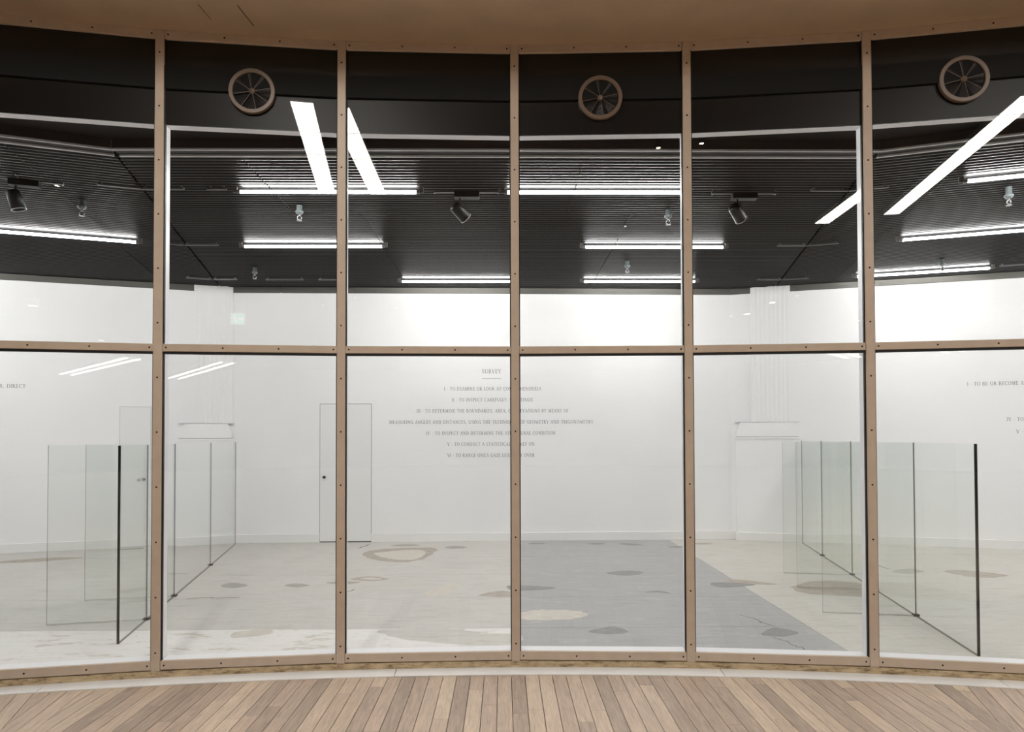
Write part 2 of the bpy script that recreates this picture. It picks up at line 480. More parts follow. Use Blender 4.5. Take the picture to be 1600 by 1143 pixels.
# fluted pilasters where the walls meet
def pilaster(name, p, q, proj, label, a0, a1):
    d = Vector((q[0] - p[0], q[1] - p[1])); L = d.length
    e = empty(name, (p[0], p[1], 0), math.atan2(d.y, d.x), label=label, category='pilaster', group='fluted white pilasters in the gallery corners')
    MB().box((0, -proj, 0), (L, 0.0, 1.575)).build('pedestal', M['white_wall'], e)
    MB().bbox((-0.012, -proj - 0.018, 0), (L + 0.012, 0.0, 0.13), 0.004).build('skirting', M['white_trim'], e)
    cap = MB()
    for (o, a, b) in ((0.018, 1.555, 1.575), (0.006, 1.575, 1.583), (-0.012, 1.588, 1.70), (-0.030, 1.70, 1.745), (-0.045, 1.745, 1.78), (-0.06, 1.78, 1.81)):
        cap.box((-o, -proj - o * 0.6, a), (L + o, 0.0, b))
    MB().box((0.0, -proj + 0.004, 1.581), (L, 0.0, 1.590)).build('reveal_shade', M['door_gap'], e)  # grey strip: shadow line of the gap over the pedestal, put in as colour
    MB().box((-0.012, -proj + 0.03, 1.806), (L + 0.012, -0.001, 1.812)).build('reveal_shade', M['door_gap_pale'], e)  # paler strip: shadow line at the foot of the shaft, also coloured in
    cap.build('base_moulding', M['white_wall'], e, kind='stuff')
    # fluted shaft: profile with nine shallow grooves, run up to the ceiling
    a1 = L - a1
    n = 8; w = (a1 - a0); fl = []
    y = -proj + 0.045
    fl.append((a0, 0.0)); fl.append((a0, y))
    for i in range(n):
        c0 = a0 + 0.03 + (w - 0.06) * (i + 0.12) / n; c1 = a0 + 0.03 + (w - 0.06) * (i + 0.88) / n
        for s in range(5):
            t = s / 4.0; fl.append((c0 + (c1 - c0) * t, y + 0.0035 * math.sin(PI * t)))
    fl.append((a1, y)); fl.append((a1, 0.0))
    fl = [(x, yy) for x, yy in fl]
    MB().prism(fl, 1.81, 3.90).build('fluted_shaft', M['white_wall'], e)
    return e
pilaster('pilaster', (-4.82, LW(-4.82) - 0.004), (-4.12, LW(-4.12) - 0.004), 0.09, 'white fluted pilaster on a pedestal at the left end of the back wall', 0.19, 0.0)
pilaster('pilaster', (3.60, RW(3.60) - 0.004), (4.46, RW(4.46) - 0.004), 0.09, 'white fluted pilaster on a pedestal at the right end of the back wall', 0.23, 0.10)

# gallery floor: painted sheets with open joints
floor_poly = [PL, CL, CR, PR, GR] + [vert(i) for i in range(I1 - 1, I0, -1)] + [GL]
sub = MB()
sub.prism(list(reversed(floor_poly)), -0.25, -0.012)
floor_g = sub.build('floor_gallery', M['gap'], None, label='painted gallery floor of large worn sheets behind the glass', kind='structure')
xs = [-12.1, -7.22, 0.10, 2.54, 7.42, 12.3]
ys = [2.4, 3.37, 4.5, 5.625, 6.685, 7.835, 8.98, 10.6]
inset = [(x, y) for x, y in floor_poly]
def clip_room(poly):
    pts = [PL, CL, CR, PR, GR]
    for a, b in ((PL, CL), (CL, CR), (CR, PR), (PR, GR), (GL, PL)):
        dx, dy = b[0] - a[0], b[1] - a[1]
        poly = clip(poly, a[0], a[1], dy, -dx)
        if len(poly) < 3: return []
    return poly
def outside_screen(poly):
    """keep the part beyond the glazed screen (a shallow convex arc is cut away bay by bay)"""
    cx = sum(p[0] for p in poly) / len(poly)
    return poly
for xi in range(len(xs) - 1):
    for yi in range(len(ys) - 1):
        g = 0.002
        cell = [(xs[xi] + g, ys[yi] + g), (xs[xi + 1] - g, ys[yi] + g), (xs[xi + 1] - g, ys[yi + 1] - g), (xs[xi] + g, ys[yi + 1] - g)]
        cell = clip_room(cell)
        if len(cell) < 3 or area(cell) < 0.01: continue
        # trim the near edge to the arc of the screen
        near = min(p[1] for p in cell)
        if near < 4.68:
            x0 = min(p[0] for p in cell); x1 = max(p[0] for p in cell); y1 = max(p[1] for p in cell)
            rin = RS + 0.02
            arc = []
            for s in range(13):
                x = x0 + (x1 - x0) * s / 12
                arc.append((x, CY + math.sqrt(max(rin * rin - x * x, 0))))
            if min(a[1] for a in arc) >= y1 - 0.01: continue
            top = [p for p in cell]
            arc = [(x, min(max(y, near), y1 - 0.004)) for x, y in arc]
            up_y = {}
            new = arc[:]
            # upper border of the clipped cell, from right to left
            hi = []
            for s in range(12, -1, -1):
                x = x0 + (x1 - x0) * s / 12
                ysx = []
                for k in range(len(top)):
                    a = top[k]; b = top[(k + 1) % len(top)]
                    if (a[0] - x) * (b[0] - x) <= 1e-9 and abs(a[0] - b[0]) > 1e-9:
                        ysx.append(a[1] + (b[1] - a[1]) * (x - a[0]) / (b[0] - a[0]))
                hi.append((x, max(ysx) if ysx else y1))
            cell = [c for c in new] + hi
        mid = (xs[xi] + xs[xi + 1]) / 2
        if xi == 2: mat = M['floor_grey']
        elif xi > 2: mat = M['floor_beige']
        elif ys[yi + 1] < 5.7: mat = M['floor_white']
        else: mat = M['floor_pale']
        MB().prism(cell, -0.012, 0.0).build('floor_sheet', mat, floor_g)

def stain(pts, mat, wob=0.06, n=44):
    cx = sum(p[0] for p in pts) / len(pts); cy = sum(p[1] for p in pts) / len(pts)
    # closed smooth outline through the given corner points
    out = []
    k = len(pts)
    per = max(3, n // k)
    for i in range(k):
        p0, p1, p2, p3 = pts[i - 1], pts[i], pts[(i + 1) % k], pts[(i + 2) % k]
        for s in range(per):
            t = s / per
            def cr(a, b, c, d): return 0.5 * ((2 * b) + (-a + c) * t + (2 * a - 5 * b + 4 * c - d) * t * t + (-a + 3 * b - 3 * c + d) * t ** 3)
            x, y = cr(p0[0], p1[0], p2[0], p3[0]), cr(p0[1], p1[1], p2[1], p3[1])
            w = 1 + random.uniform(-wob, wob)
            out.append((cx + (x - cx) * w, cy + (y - cy) * w))
    a = sum(out[i][0] * out[(i + 1) % len(out)][1] - out[(i + 1) % len(out)][0] * out[i][1] for i in range(len(out)))
    if a < 0: out.reverse()
    return out
def worn(pts, mat, h=0.0006, wob=0.045):
    MB().prism(stain(pts, mat, wob), 0.0, h).build('worn_patch', mat, floor_g)
SB, SG, SP, SD = M['stain_brown'], M['stain_grey'], M['stain_pale'], M['stain_dark']
worn([(-1.95, 9.30), (-1.70, 8.80), (-1.28, 8.61), (-1.03, 8.95), (-0.97, 9.70), (-1.35, 9.74), (-1.72, 9.66)], SB)
worn([(-1.78, 9.28), (-1.55, 8.92), (-1.25, 8.76), (-1.10, 9.0), (-1.13, 9.48), (-1.45, 9.52)], SP, 0.0011)
worn([(-3.05, 7.29), (-2.98, 7.45), (-2.76, 7.31), (-2.88, 7.19)], SG)
worn([(-2.37, 7.30), (-2.27, 7.395), (-2.09, 7.296), (-2.21, 7.20)], SG)
worn([(-1.72, 7.60), (-1.56, 7.75), (-1.30, 7.62), (-1.47, 7.50)], SB)
worn([(-1.62, 7.62), (-1.54, 7.69), (-1.37, 7.62), (-1.47, 7.56)], SP, 0.0011)
worn([(-1.95, 7.42), (-1.80, 7.50), (-1.58, 7.44), (-1.75, 7.33)], SB)
worn([(-0.25, 6.78), (-0.05, 6.98), (0.09, 6.90), (0.09, 6.72)], SB)
worn([(0.03, 7.20), (0.18, 7.24), (0.55, 7.13), (0.40, 7.02), (0.10, 7.0)], SD)
worn([(1.19, 7.86), (1.46, 8.0), (1.637, 7.885), (1.41, 7.71)], SD)
worn([(0.69, 5.53), (0.80, 5.60), (0.92, 5.656), (1.01, 5.50), (0.888, 5.436), (0.74, 5.46)], SD)
worn([(1.44, 6.88), (1.60, 6.96), (1.69, 6.82), (1.58, 6.87)], SD)
worn([(2.23, 7.28), (2.44, 7.33), (2.70, 7.20), (2.31, 7.09)], SD)
worn([(2.45, 7.48), (2.66, 7.44), (2.93, 7.22), (2.60, 7.26)], SB, 0.001)
worn([(2.07, 5.41), (2.25, 5.59), (2.38, 5.44), (2.19, 5.34)], SD)
worn([(3.03, 7.08), (3.38, 7.35), (3.75, 7.33), (3.95, 7.05), (3.60, 6.66), (3.25, 6.74), (3.05, 6.80)], SB)
worn([(4.56, 7.88), (4.85, 8.03), (4.93, 7.87), (4.67, 7.73)], SG)
worn([(5.16, 7.83), (5.41, 7.94), (5.74, 7.63), (5.33, 7.50)], SB)
worn([(-0.86, 9.75), (-0.71, 9.91), (-0.53, 9.74), (-0.70, 9.64)], SG)
worn([(-1.68, 9.94), (-1.45, 10.07), (-1.24, 9.96), (-1.45, 9.88)], SG)
worn([(0.36, 10.06), (0.48, 10.15), (0.62, 10.10), (0.48, 10.02)], SD)
worn([(1.24, 10.03), (1.38, 10.1), (1.52, 10.03), (1.38, 9.96)], SD)
worn([(1.70, 10.02), (1.88, 10.06), (2.04, 9.9), (1.86, 9.86)], SD)
worn([(2.36, 9.70), (2.5, 9.79), (2.62, 9.70), (2.48, 9.64)], SD)
worn([(2.75, 9.98), (2.95, 10.06), (3.12, 9.98), (2.93, 9.92)], SB)
worn([(-6.6, 8.75), (-6.1, 9.05), (-5.6, 9.05), (-6.2, 8.72)], SB)
worn([(-4.15, 7.95), (-3.9, 8.02), (-3.7, 7.95), (-3.95, 7.90)], SG)
worn([(-0.82, 6.80), (-0.62, 7.30), (-0.46, 7.32), (-0.60, 6.80)], SP, 0.0006, 0.12)
worn([(-1.5, 7.24), (-1.3, 7.33), (-0.8, 7.32), (-1.2, 7.26)], SP, 0.0009, 0.12)
worn([(0.12, 6.10), (0.40, 6.22), (0.72, 6.12), (0.66, 5.92), (0.36, 5.86), (0.13, 5.90)], SP, 0.0006, 0.1)
worn([(-0.95, 5.60), (-0.35, 5.60), (-0.20, 5.36), (-0.38, 5.22), (-0.70, 5.30), (-0.98, 5.48)], M['floor_pale'], 0.0006, 0.1)
worn([(-0.36, 5.42), (0.09, 5.45), (0.09, 5.20), (-0.36, 5.20)], M['floor_beige'], 0.0012, 0.03)
worn([(-2.20, 5.56), (-1.95, 5.62), (-1.90, 5.50), (-2.15, 5.40)], SP, 0.0008)
worn([(5.05, 6.2), (5.6, 6.32), (6.0, 6.1), (5.4, 5.98)], SB, 0.0006, 0.12)
# cracks in the paint
def crack(pts, w=0.006):
    m = MB()
    fine = []
    for a, b in zip(pts, pts[1:]):
        for t in range(6):
            fine.append((a[0] + (b[0] - a[0]) * t / 6 + random.uniform(-0.012, 0.012), a[1] + (b[1] - a[1]) * t / 6 + random.uniform(-0.015, 0.015)))
    pts = fine
    for a, b in zip(pts, pts[1:]):
        d = Vector((b[0] - a[0], b[1] - a[1])).normalized(); n = Vector((-d.y, d.x)) * w / 2
        m.prism([(a[0] - n.x, a[1] - n.y), (b[0] - n.x, b[1] - n.y), (b[0] + n.x, b[1] + n.y), (a[0] + n.x, a[1] + n.y)], 0.0, 0.0009)
    m.build('paint_crack', M['paint_crack'], floor_g, kind='stuff')
crack([(2.10, 6.0), (2.20, 5.85), (2.19, 5.74), (2.28, 5.62)])
crack([(2.13, 5.30), (2.19, 5.22), (2.19, 5.12), (2.24, 5.06), (2.22, 4.95)])
crack([(-3.15, 6.72), (-2.95, 6.76), (-2.85, 6.74), (-2.6, 6.77)], 0.012)
crack([(4.62, 8.35), (4.60, 7.95)], 0.02)
crack([(-1.62, 6.95), (-1.56, 7.12)], 0.012)
crack([(-2.10, 9.7), (-1.98, 10.12)], 0.02)

# ------------------------------------------------------------------ dark slatted ceiling
SLOPE = 0.325
seamL = ((-3.13, 5.40), (-4.32, 10.30)); seamR = ((3.04, 5.40), (4.19, 10.30))
roof_poly = floor_poly
MB().prism(list(reversed(roof_poly)), 3.945, 4.10).build('ceiling_gallery', M['black'], None, label='black void above the slatted gallery ceiling', kind='structure')
PITCH = 0.0625
slat_root = empty('slatted_ceiling', (0, 0, 0), label='dark slatted metal ceiling of the gallery in three facets', kind='structure')
NP = 7
PROF = [(0.047 * k / (NP - 1), 0.012 * abs(2.0 * k / (NP - 1) - 1) ** 2) for k in range(NP)]   # rounded underside
def slat(m, ends):
    """ends: for each profile step the two end points (x, y); rounded face below, open top hidden above"""
    vs_ = []
    for (v, dz), (p, q) in zip(PROF, ends):
        vs_ += [(p[0], p[1], ZC + dz), (q[0], q[1], ZC + dz)]
    fs = [(2 * k, 2 * k + 2, 2 * k + 3, 2 * k + 1) for k in range(NP - 1)]
    m.add(vs_, fs, 0, True)
    b = len(ends) - 1
    t = [(ends[0][0][0], ends[0][0][1], ZC + 0.022), (ends[0][1][0], ends[0][1][1], ZC + 0.022), (ends[b][1][0], ends[b][1][1], ZC + 0.022), (ends[b][0][0], ends[b][0][1], ZC + 0.022)]
    w = [vs_[0], vs_[1], vs_[2 * b + 1], vs_[2 * b]]
    m.add(t + w, [(0, 1, 2, 3), (1, 0, 4, 5), (3, 2, 6, 7)])
def slat_field(side):
    m = MB()
    n = int((10.5 - 5.45) / PITCH) + 14
    def seam_x(s, y): return s[0][0] + (s[1][0] - s[0][0]) * (y - s[0][1]) / (s[1][1] - s[0][1])
    for i in range(-2, n):
        y = 5.45 + i * PITCH
        if side == 0:
            if i < 0 or y > BW(0) - 0.05: continue
            breaks = [-2.143, 0.665] if y < 6.85 else [-1.44, 1.33]
            xs_ = [-99.0] + breaks + [99.0]
            for a, b in zip(xs_, xs_[1:]):
                ends = []
                for v, dz in PROF:
                    x0 = max(a + 0.004, seam_x(seamL, y + v) + 0.012); x1 = min(b - 0.004, seam_x(seamR, y + v) - 0.012)
                    ends.append(((x0, y + v), (x1, y + v)))
                slat(m, ends)
        else:
            s = seamL if side < 0 else seamR
            sl = -side * SLOPE
            ang = math.hypot(1, sl)
            xq = seam_x(s, y)
            fn = LW if side < 0 else RW
            cuts = [xq + side * 0.75, xq + side * 2.6, xq + side * 4.5, side * 10.6]
            prev = xq + side * 0.012
            for cx in cuts:
                if (cx - prev) * side <= 0.05: continue
                q0 = prev; q1 = cx - side * 0.006
                f = lambda x: y + (x - xq) * sl
                prev = cx
                if f(q0) > fn(q0) - 0.03 and f(q1) > fn(q1) - 0.03: continue
                if math.hypot(q1, f(q1) - CY) < RS + 0.2: continue
                a, b = (q0, q1) if side > 0 else (q1, q0)
                slat(m, [((a, f(a) + v * ang), (b, f(b) + v * ang)) for v, dz in PROF])
    return m
for sd, nm in ((0, 'centre'), (-1, 'left'), (1, 'right')):
    o = slat_field(sd).build('ceiling_slats', M['slat'], slat_root, kind='stuff')

# bent channel at the front edge of the slats
def channel(p, q):
    d = Vector((q[0] - p[0], q[1] - p[1])); L = d.length
    e = empty('ceiling_channel', (p[0], p[1], 0), math.atan2(d.y, d.x), kind='structure', label='grey metal channel along the front edge of the slatted ceiling')
    MB().box((0, 0.02, 3.864), (L, 0.122, 3.94)).build('web', M['beam'], e)
    MB().box((0, 0.0, 3.85), (L, 0.02, 3.864)).build('lip', M['beam_lip'], e)
    MB().box((0, 0.122, 3.85), (L, 0.145, 3.864)).build('lip', M['beam_lip'], e)
bl, br = (-3.08, 5.265), (3.0, 5.265)
channel((-6.2, 5.265 - 3.12 * 0.345), bl); channel(bl, br); channel(br, (6.2, 5.265 - 3.2 * 0.345))

# ------------------------------------------------------------------ glazed screen
ZH0, ZH1 = 4.282, 4.34
ZT = 3.705
ZM0, ZM1 = 2.167, 2.218
ZB0, ZB1 = 0.051, 0.109
HW = 0.0285
bolt_me = MB().lathe([(0.0, 0.003), (0.004, 0.003), (0.0062, 0.0015), (0.0062, -0.002)], 8).mesh('bolt')
bolt_me.materials.append(M['bolt'])
def bolts(parent, pts, y):
    for (x, z) in pts:
        b = put('bolt', bolt_me, parent, (x, y, z)); b.rotation_euler = (PI / 2, 0, 0)

L = CHORD
win_no = 0
bay_words = {-3: 'leftmost visible bay', -2: 'second bay from the left, with an air vent', -1: 'third bay from the left', 0: 'middle bay right of centre, with an air vent', 1: 'second bay from the right', 2: 'rightmost visible bay, with an air vent'}
proto = {}
def rail_mesh(key, z0, z1):
    if key not in proto:
        m = MB().bbox((HW + 0.0015, 0.0, z0), (L - HW - 0.0015, 0.028, z1), 0.002).mesh(key)
        m.materials.append(M['taupe']); proto[key] = m
    return proto[key]
def shared(key, fn, mats):
    if key not in proto:
        m = fn().mesh(key)
        for k in mats: m.materials.append(k)
        proto[key] = m
    return proto[key]
fr = [0.052 + i * (L - 0.104) / 3 for i in range(4)]
for i in range(I0, I1):
    win_no += 1
    a = vert(i); b = vert(i + 1)
    rz = math.atan2(b[1] - a[1], b[0] - a[0])
    w = empty('window_%d' % win_no, (a[0], a[1], 0), rz, kind='structure',
              label='tall glazed bay of the curved screen, ' + bay_words.get(i, 'beyond the edge of the view'))
    for key, z0, z1 in (('head_rail', ZH0, ZH1), ('mid_rail', ZM0, ZM1), ('sill_rail', ZB0, ZB1)):
        r_ = put(key, rail_mesh(key, z0, z1), w)
        bolts(r_, [(x, (z0 + z1) / 2) for x in fr], 0.0)
    put('spandrel_panel', shared('spandrel_panel', lambda: MB().box((0.018, 0.020, ZT), (L - 0.018, 0.030, ZH0 + 0.01)), [M['spandrel']]), w)
    put('glass_pane', shared('glass_upper', lambda: MB().box((0.02, 0.020, ZM1 - 0.01), (L - 0.02, 0.028, ZT - 0.002)), [M['glass']]), w)
    put('glass_pane', shared('glass_lower', lambda: MB().box((0.02, 0.020, ZB1 - 0.01), (L - 0.02, 0.028, ZM0 - 0.016)), [M['glass']]), w)
    put('gasket', shared('gasket_mid', lambda: MB().box((HW, 0.006, ZM0 - 0.016), (L - HW, 0.034, ZM0)), [M['rubber']]), w)
    put('inner_transom', shared('tran_hi', lambda: MB().box((0.026, 0.032, ZT + 0.008), (L - 0.026, 0.115, ZT + 0.05)), [M['white_metal']]), w)
    put('inner_transom', shared('tran_mid', lambda: MB().box((0.026, 0.036, ZM0 + 0.004), (L - 0.026, 0.10, ZM1 - 0.004)), [M['white_metal']]), w)
    put('inner_sill', shared('sill_in', lambda: MB().box((0.026, 0.032, 0.0), (L - 0.026, 0.145, ZB1 - 0.006)), [M['white_metal']]), w)

nt_ = 3
for i in range(I0, I1 + 1):
    nt_ += 1
    a = vert(i)
    rz = -(PH + i * DA)
    t = empty('trim_%d' % nt_, (a[0], a[1], 0), rz, kind='structure', label='taupe bolted mullion of the curved glazed screen with white fin behind')
    def cap(): return MB().bbox((-HW, -0.006, 0.036), (HW, 0.026, 4.338), 0.0025)
    c = put('mullion_cover', shared('mullion_cover', cap, [M['taupe']]), t)
    zz = [0.165 + k * 0.3655 for k in range(12) if abs(0.165 + k * 0.3655 - 2.19) > 0.06]
    bolts(c, [(0, z) for z in zz], -0.006)
    put('gasket', shared('gasket_v', lambda: MB().box((-HW - 0.007, 0.008, 0.05), (HW + 0.007, 0.032, 4.33)), [M['rubber']]), t)
    put('inner_fin', shared('fin_v', lambda: MB().box((-0.024, 0.036, 0.0), (0.024, 0.135, 4.3)), [M['white_metal']]), t)

# stone kerb and metal threshold in front of the screen
MB().ring(RS - 0.012, RS + 0.05, -0.2, ZB0 - 0.006, R(-25), R(25), 100, CY).build('kerb', M['curb'], None, label='worn stone kerb under the glazed screen', kind='structure')
th = empty('metal_threshold', (0, CY + 17.1, 0), 0, label='curved aluminium threshold strip between kerb and wooden deck', category='threshold')
for a0, a1 in ((-24.5, -9.9), (-9.88, -2.47), (-2.45, 4.9), (4.92, 10.75), (10.77, 24.5)):
    MB().ring(17.03, RS - 0.013, -0.02, 0.006, R(a0), R(a1), max(8, int((a1 - a0) * 3)), -17.1).build('strip_length', M['strip'], th)

# ------------------------------------------------------------------ wooden deck in the hall
deck = MB().ring(4.0, 17.2, -0.3, -0.02, R(-40), R(40), 80, CY).build('floor_deck', M['crack'], None, label='oak plank deck of the hall in front of the screen', kind='structure')
BWID = 0.0905
def plank(poly, dirang, parent=None):
    """poly in world; stored in a local frame with y along the board"""
    cx = sum(p[0] for p in poly) / len(poly); cy = sum(p[1] for p in poly) / len(poly)
    ca, sa = math.cos(-dirang), math.sin(-dirang)
    loc = [((x - cx) * ca - (y - cy) * sa, (x - cx) * sa + (y - cy) * ca) for x, y in poly]
    a = sum(loc[i][0] * loc[(i + 1) % len(loc)][1] - loc[(i + 1) % len(loc)][0] * loc[i][1] for i in range(len(loc)))
    if a < 0: loc.reverse()
    me = MB().prism(loc, -0.02, 0.0).mesh('plank')
    me.materials.append(M['wood'])
    put('plank', me, deck, (cx, cy, 0), dirang)
def radial_clip(poly, ang, side):
    """side=+1 keeps the part at larger angle from +Y (towards +X)"""
    nx, ny = math.cos(R(ang)) * side, -math.sin(R(ang)) * side
    return clip(poly, 0, CY, nx, ny)
def rot(p, ang):  # rotate about the rotunda centre, clockwise positive
    x, y = p[0], p[1] - CY
    return (x * math.cos(R(ang)) + y * math.sin(R(ang)), CY - x * math.sin(R(ang)) + y * math.cos(R(ang)))
G = 0.0019
YN = 2.35
def column(x0, x1, y0, y1, sector, clips):
    cut = y0 + random.choice((0.35, 0.55, 0.9, 1.25, 1.45, 1.6, 1.75, 1.9)) + random.uniform(-0.12, 0.12)
    segs = [(y0, cut), (cut, y1)] if cut < y1 - 0.12 else [(y0, y1)]
    for s0, s1 in segs:
        poly = [(x0 + G, s0 + 0.0008), (x1 - G, s0 + 0.0008), (x1 - G, s1 - 0.0008), (x0 + G, s1 - 0.0008)]
        poly = [rot(p, sector) for p in poly]
        for (an, sd) in clips:
            poly = radial_clip(poly, an, sd)
            if len(poly) < 3: break
        if len(poly) >= 3 and area(poly) > 4e-4: plank(poly, -R(sector))
x = -3.03
while x < 3.0:
    y1 = CY + math.sqrt(17.10 ** 2 - max(abs(x), abs(x + BWID)) ** 2)
    column(x, x + BWID, YN, y1, 0, [(-8.95, 1), (8.95, -1)])
    x += BWID
for sgn in (-1, 1):
    for k in range(2):
        a0, a1 = 8.95 + 0.32 * k, 8.95 + 0.32 * (k + 1)
        xc = 16.78 * math.tan(R(0.16))
        cen = sgn * (a0 + a1) / 2
        column(-0.0462, 0.0462, YN + 0.2, CY + 17.09, cen, [])
    # side sector, boards run along its own axis at 20 degrees
    x = -3.16
    while x < -0.6:
        xa, xb = (x, x + BWID) if sgn > 0 else (-x - BWID, -x)
        y1 = CY + math.sqrt(17.10 ** 2 - max(abs(xa), abs(xb)) ** 2)
        column(xa, xb, YN, y1, 20 * sgn, [(9.59 * sgn, sgn), (16.5 * sgn, -sgn)])
        x += BWID
# the rest of the hall floor, not in view: joined boards
m = MB()
x = -16.2
while x < 16.2:
    h = math.sqrt(max(17.0 ** 2 - x * x, 0))
    if abs(x) < 5.3:
        m.box((x, CY - h, -0.02), (x + 0.4, min(YN - 0.02, CY + h), 0.0))
    else:
        m.box((x, CY - h, -0.02), (x + 0.4, min(1.9, CY + h), 0.0))
    x += 0.4
m.build('distant_boards', M['wood'], deck, kind='stuff')

# ------------------------------------------------------------------ hall shell: soffit, ceiling, drum wall
sof = MB().ring(RS - 0.85, RS + 0.20, 4.34, 5.40, R(-25), R(25), 100, CY).build('ceiling_soffit', M['soffit'], None, label='brown plastered soffit above the glazed screen', kind='structure')
def soffit_joint(p, q, w):
    d = Vector((q[0] - p[0], q[1] - p[1])); 
    MB().box((0, -w / 2, 4.3385), (d.length, w / 2, 4.341)).build('plaster_joint', M['crack'], sof, (p[0], p[1], 0), math.atan2(d.y, d.x))
soffit_joint((-1.665, 4.46), (-1.69, 4.25), 0.005)
soffit_joint((-1.92, 4.40), (-1.935, 4.24), 0.003)
cm = MB(); cm.ring(0.01, 17.4, 5.40, 5.5, 0, 2 * PI, 72, CY)
cm.build('ceiling_hall', M['hall_ceiling'], None, label='plain ceiling of the hall', kind='structure')
hw = MB(); hw.ring(17.25, 17.4, 0, 5.45, R(25), R(335), 96, CY)
hw.build('wall_hall', M['hall_dark'], None, label='dark drum wall of the round hall', kind='structure')

# ------------------------------------------------------------------ air vents on the black panels
def vent(i, label):
    a = vert(i); b = vert(i + 1); rz = math.atan2(b[1] - a[1], b[0] - a[0])
    px = (a[0] + b[0]) / 2; py = (a[1] + b[1]) / 2
    e = empty('air_vent', (px, py, 3.954), rz, label=label, category='vent', group='round air vents on the black panels')
    T = Matrix.Rotation(PI / 2, 4, 'X')   # local z -> towards the hall (-y)
    MB().lathe([(0.126, -0.014), (0.126, 0.009), (0.129, 0.012), (0.151, 0.012), (0.154, 0.009), (0.154, -0.014)], 56, M4=T, smooth=False).build('ring', M['vent_ring'], e)
    MB().lathe([(0.0, -0.010), (0.126, -0.010)], 48, M4=T).build('backing', M['black'], e)
    MB().lathe([(0.0, 0.016), (0.010, 0.014), (0.018, 0.008), (0.020, 0.0), (0.018, -0.010)], 20, M4=T).build('hub', M['vent_ring'], e)
    for k in range(8):
        t0 = R(12 + 45 * k); t1 = t0 - R(27)
        m = MB()
        n = 4; v0 = []; 
        for s in range(n + 1):
            r = 0.016 + (0.124 - 0.016) * s / n
            v0.append((r * math.cos(t0), r * math.sin(t0), 0.004))
            v0.append((r * math.cos(t1), r * math.sin(t1), -0.009))
        vv = [T @ Vector(p) for p in v0]
        vv2 = [T @ (Vector(p) - Vector((0, 0, 0.0012))) for p in v0]
        nn = len(vv)
        fs = [(2 * s, 2 * s + 2, 2 * s + 3, 2 * s + 1) for s in range(n)]
        m.add(vv + vv2, fs + [tuple(nn + q for q in reversed(f)) for f in fs])
        u = Vector((-math.sin(t0), math.cos(t0), 0)) * 0.0011
        e0 = Vector((0.016 * math.cos(t0), 0.016 * math.sin(t0), 0.0045)); e1 = Vector((0.125 * math.cos(t0), 0.125 * math.sin(t0), 0.0045)); dz = Vector((0, 0, -0.004))
        m.add([T @ q for q in (e0 - u, e1 - u, e1 + u, e0 + u, e0 - u + dz, e1 - u + dz, e1 + u + dz, e0 + u + dz)],
              [(0, 1, 2, 3), (7, 6, 5, 4), (0, 4, 5, 1), (2, 6, 7, 3)], 1)  # lighter strip: the lit leading edge of the vane, given by colour
        m.build('vane', [M['vane'], M['vent_ring']], e)
vent(-2, 'round taupe air vent with swirl vanes beside the bright reflected strip on the left')
vent(0, 'round dim brown air vent with swirl vanes nearest the middle of the screen')
vent(2, 'round air vent with swirl vanes near the top right corner')

# ------------------------------------------------------------------ fluorescent tubes
def tube(p, q, label, row):
    d = Vector((q[0] - p[0], q[1] - p[1])); Ln = d.length
    e = empty('fluorescent_tube', (p[0], p[1], 3.834), math.atan2(d.y, d.x), label=label, category='light', group='bare fluorescent tubes under the slats')
    MB().tube((0.03, 0, 0), (Ln - 0.03, 0, 0), 0.016, 8).build('lamp_tube', M['tube'], e)
    for x0, x1, x2 in ((0.0, 0.03, -0.06), (Ln - 0.03, Ln, Ln)):
        MB().tube((x0, 0, 0), (x1, 0, 0), 0.017, 12).build('end_cap', M['fitting'], e)
    for x0 in (-0.035, Ln):
        MB().box((x0, -0.011, -0.008), (x0 + 0.035, 0.011, 0.046)).build('lamp_holder', M['wall_trim'], e)
tube((-2.43, 6.128), (-0.765, 6.128), 'lit fluorescent tube of the front row crossing the reflected strips, left of centre', 1)
tube((0.01, 6.13), (1.687, 6.13), 'lit fluorescent tube of the front row, directly right of the middle mullion', 1)
tube((4.07, 5.85), (5.65, 5.33), 'lit fluorescent tube of the front row cut by the right edge of the view', 1)
tube((-5.76, 7.222), (-4.181, 7.721), 'lit fluorescent tube at the far left below the black spotlight', 2)
tube((-3.063, 7.88), (-1.396, 7.88), 'lit fluorescent tube of the middle row, left of centre', 2)
tube((0.943, 7.895), (2.636, 7.905), 'lit fluorescent tube of the middle row, right of centre', 2)
tube((4.545, 7.612), (6.13, 7.10), 'lit fluorescent tube of the middle row at the far right', 2)
tube((-1.485, 9.655), (0.155, 9.655), 'lit fluorescent tube of the rear row ending at the middle mullion', 3)
tube((1.14, 9.655), (2.80, 9.655), 'lit fluorescent tube of the rear row, right of centre', 3)
tube((4.95, 9.365), (6.54, 8.873), 'lit fluorescent tube of the rear row at the far right', 3)

tube((-6.45, 5.17), (-4.86, 5.66), 'unseen fill tube added to the front row beyond the left edge of the view', 1)  # this and the following out-of-view tubes are added to brighten the side walls
tube((-7.75, 6.58), (-6.16, 7.09), 'unseen fill tube added to the middle row beyond the left edge of the view', 2)
tube((-8.75, 8.10), (-7.16, 8.62), 'unseen fill tube added to the rear row beyond the left edge of the view', 3)
tube((6.60, 6.95), (8.19, 6.43), 'unseen fill tube added to the middle row beyond the right edge of the view', 2)
tube((7.45, 8.57), (9.0, 8.06), 'unseen fill tube added to the rear row beyond the right edge of the view', 3)
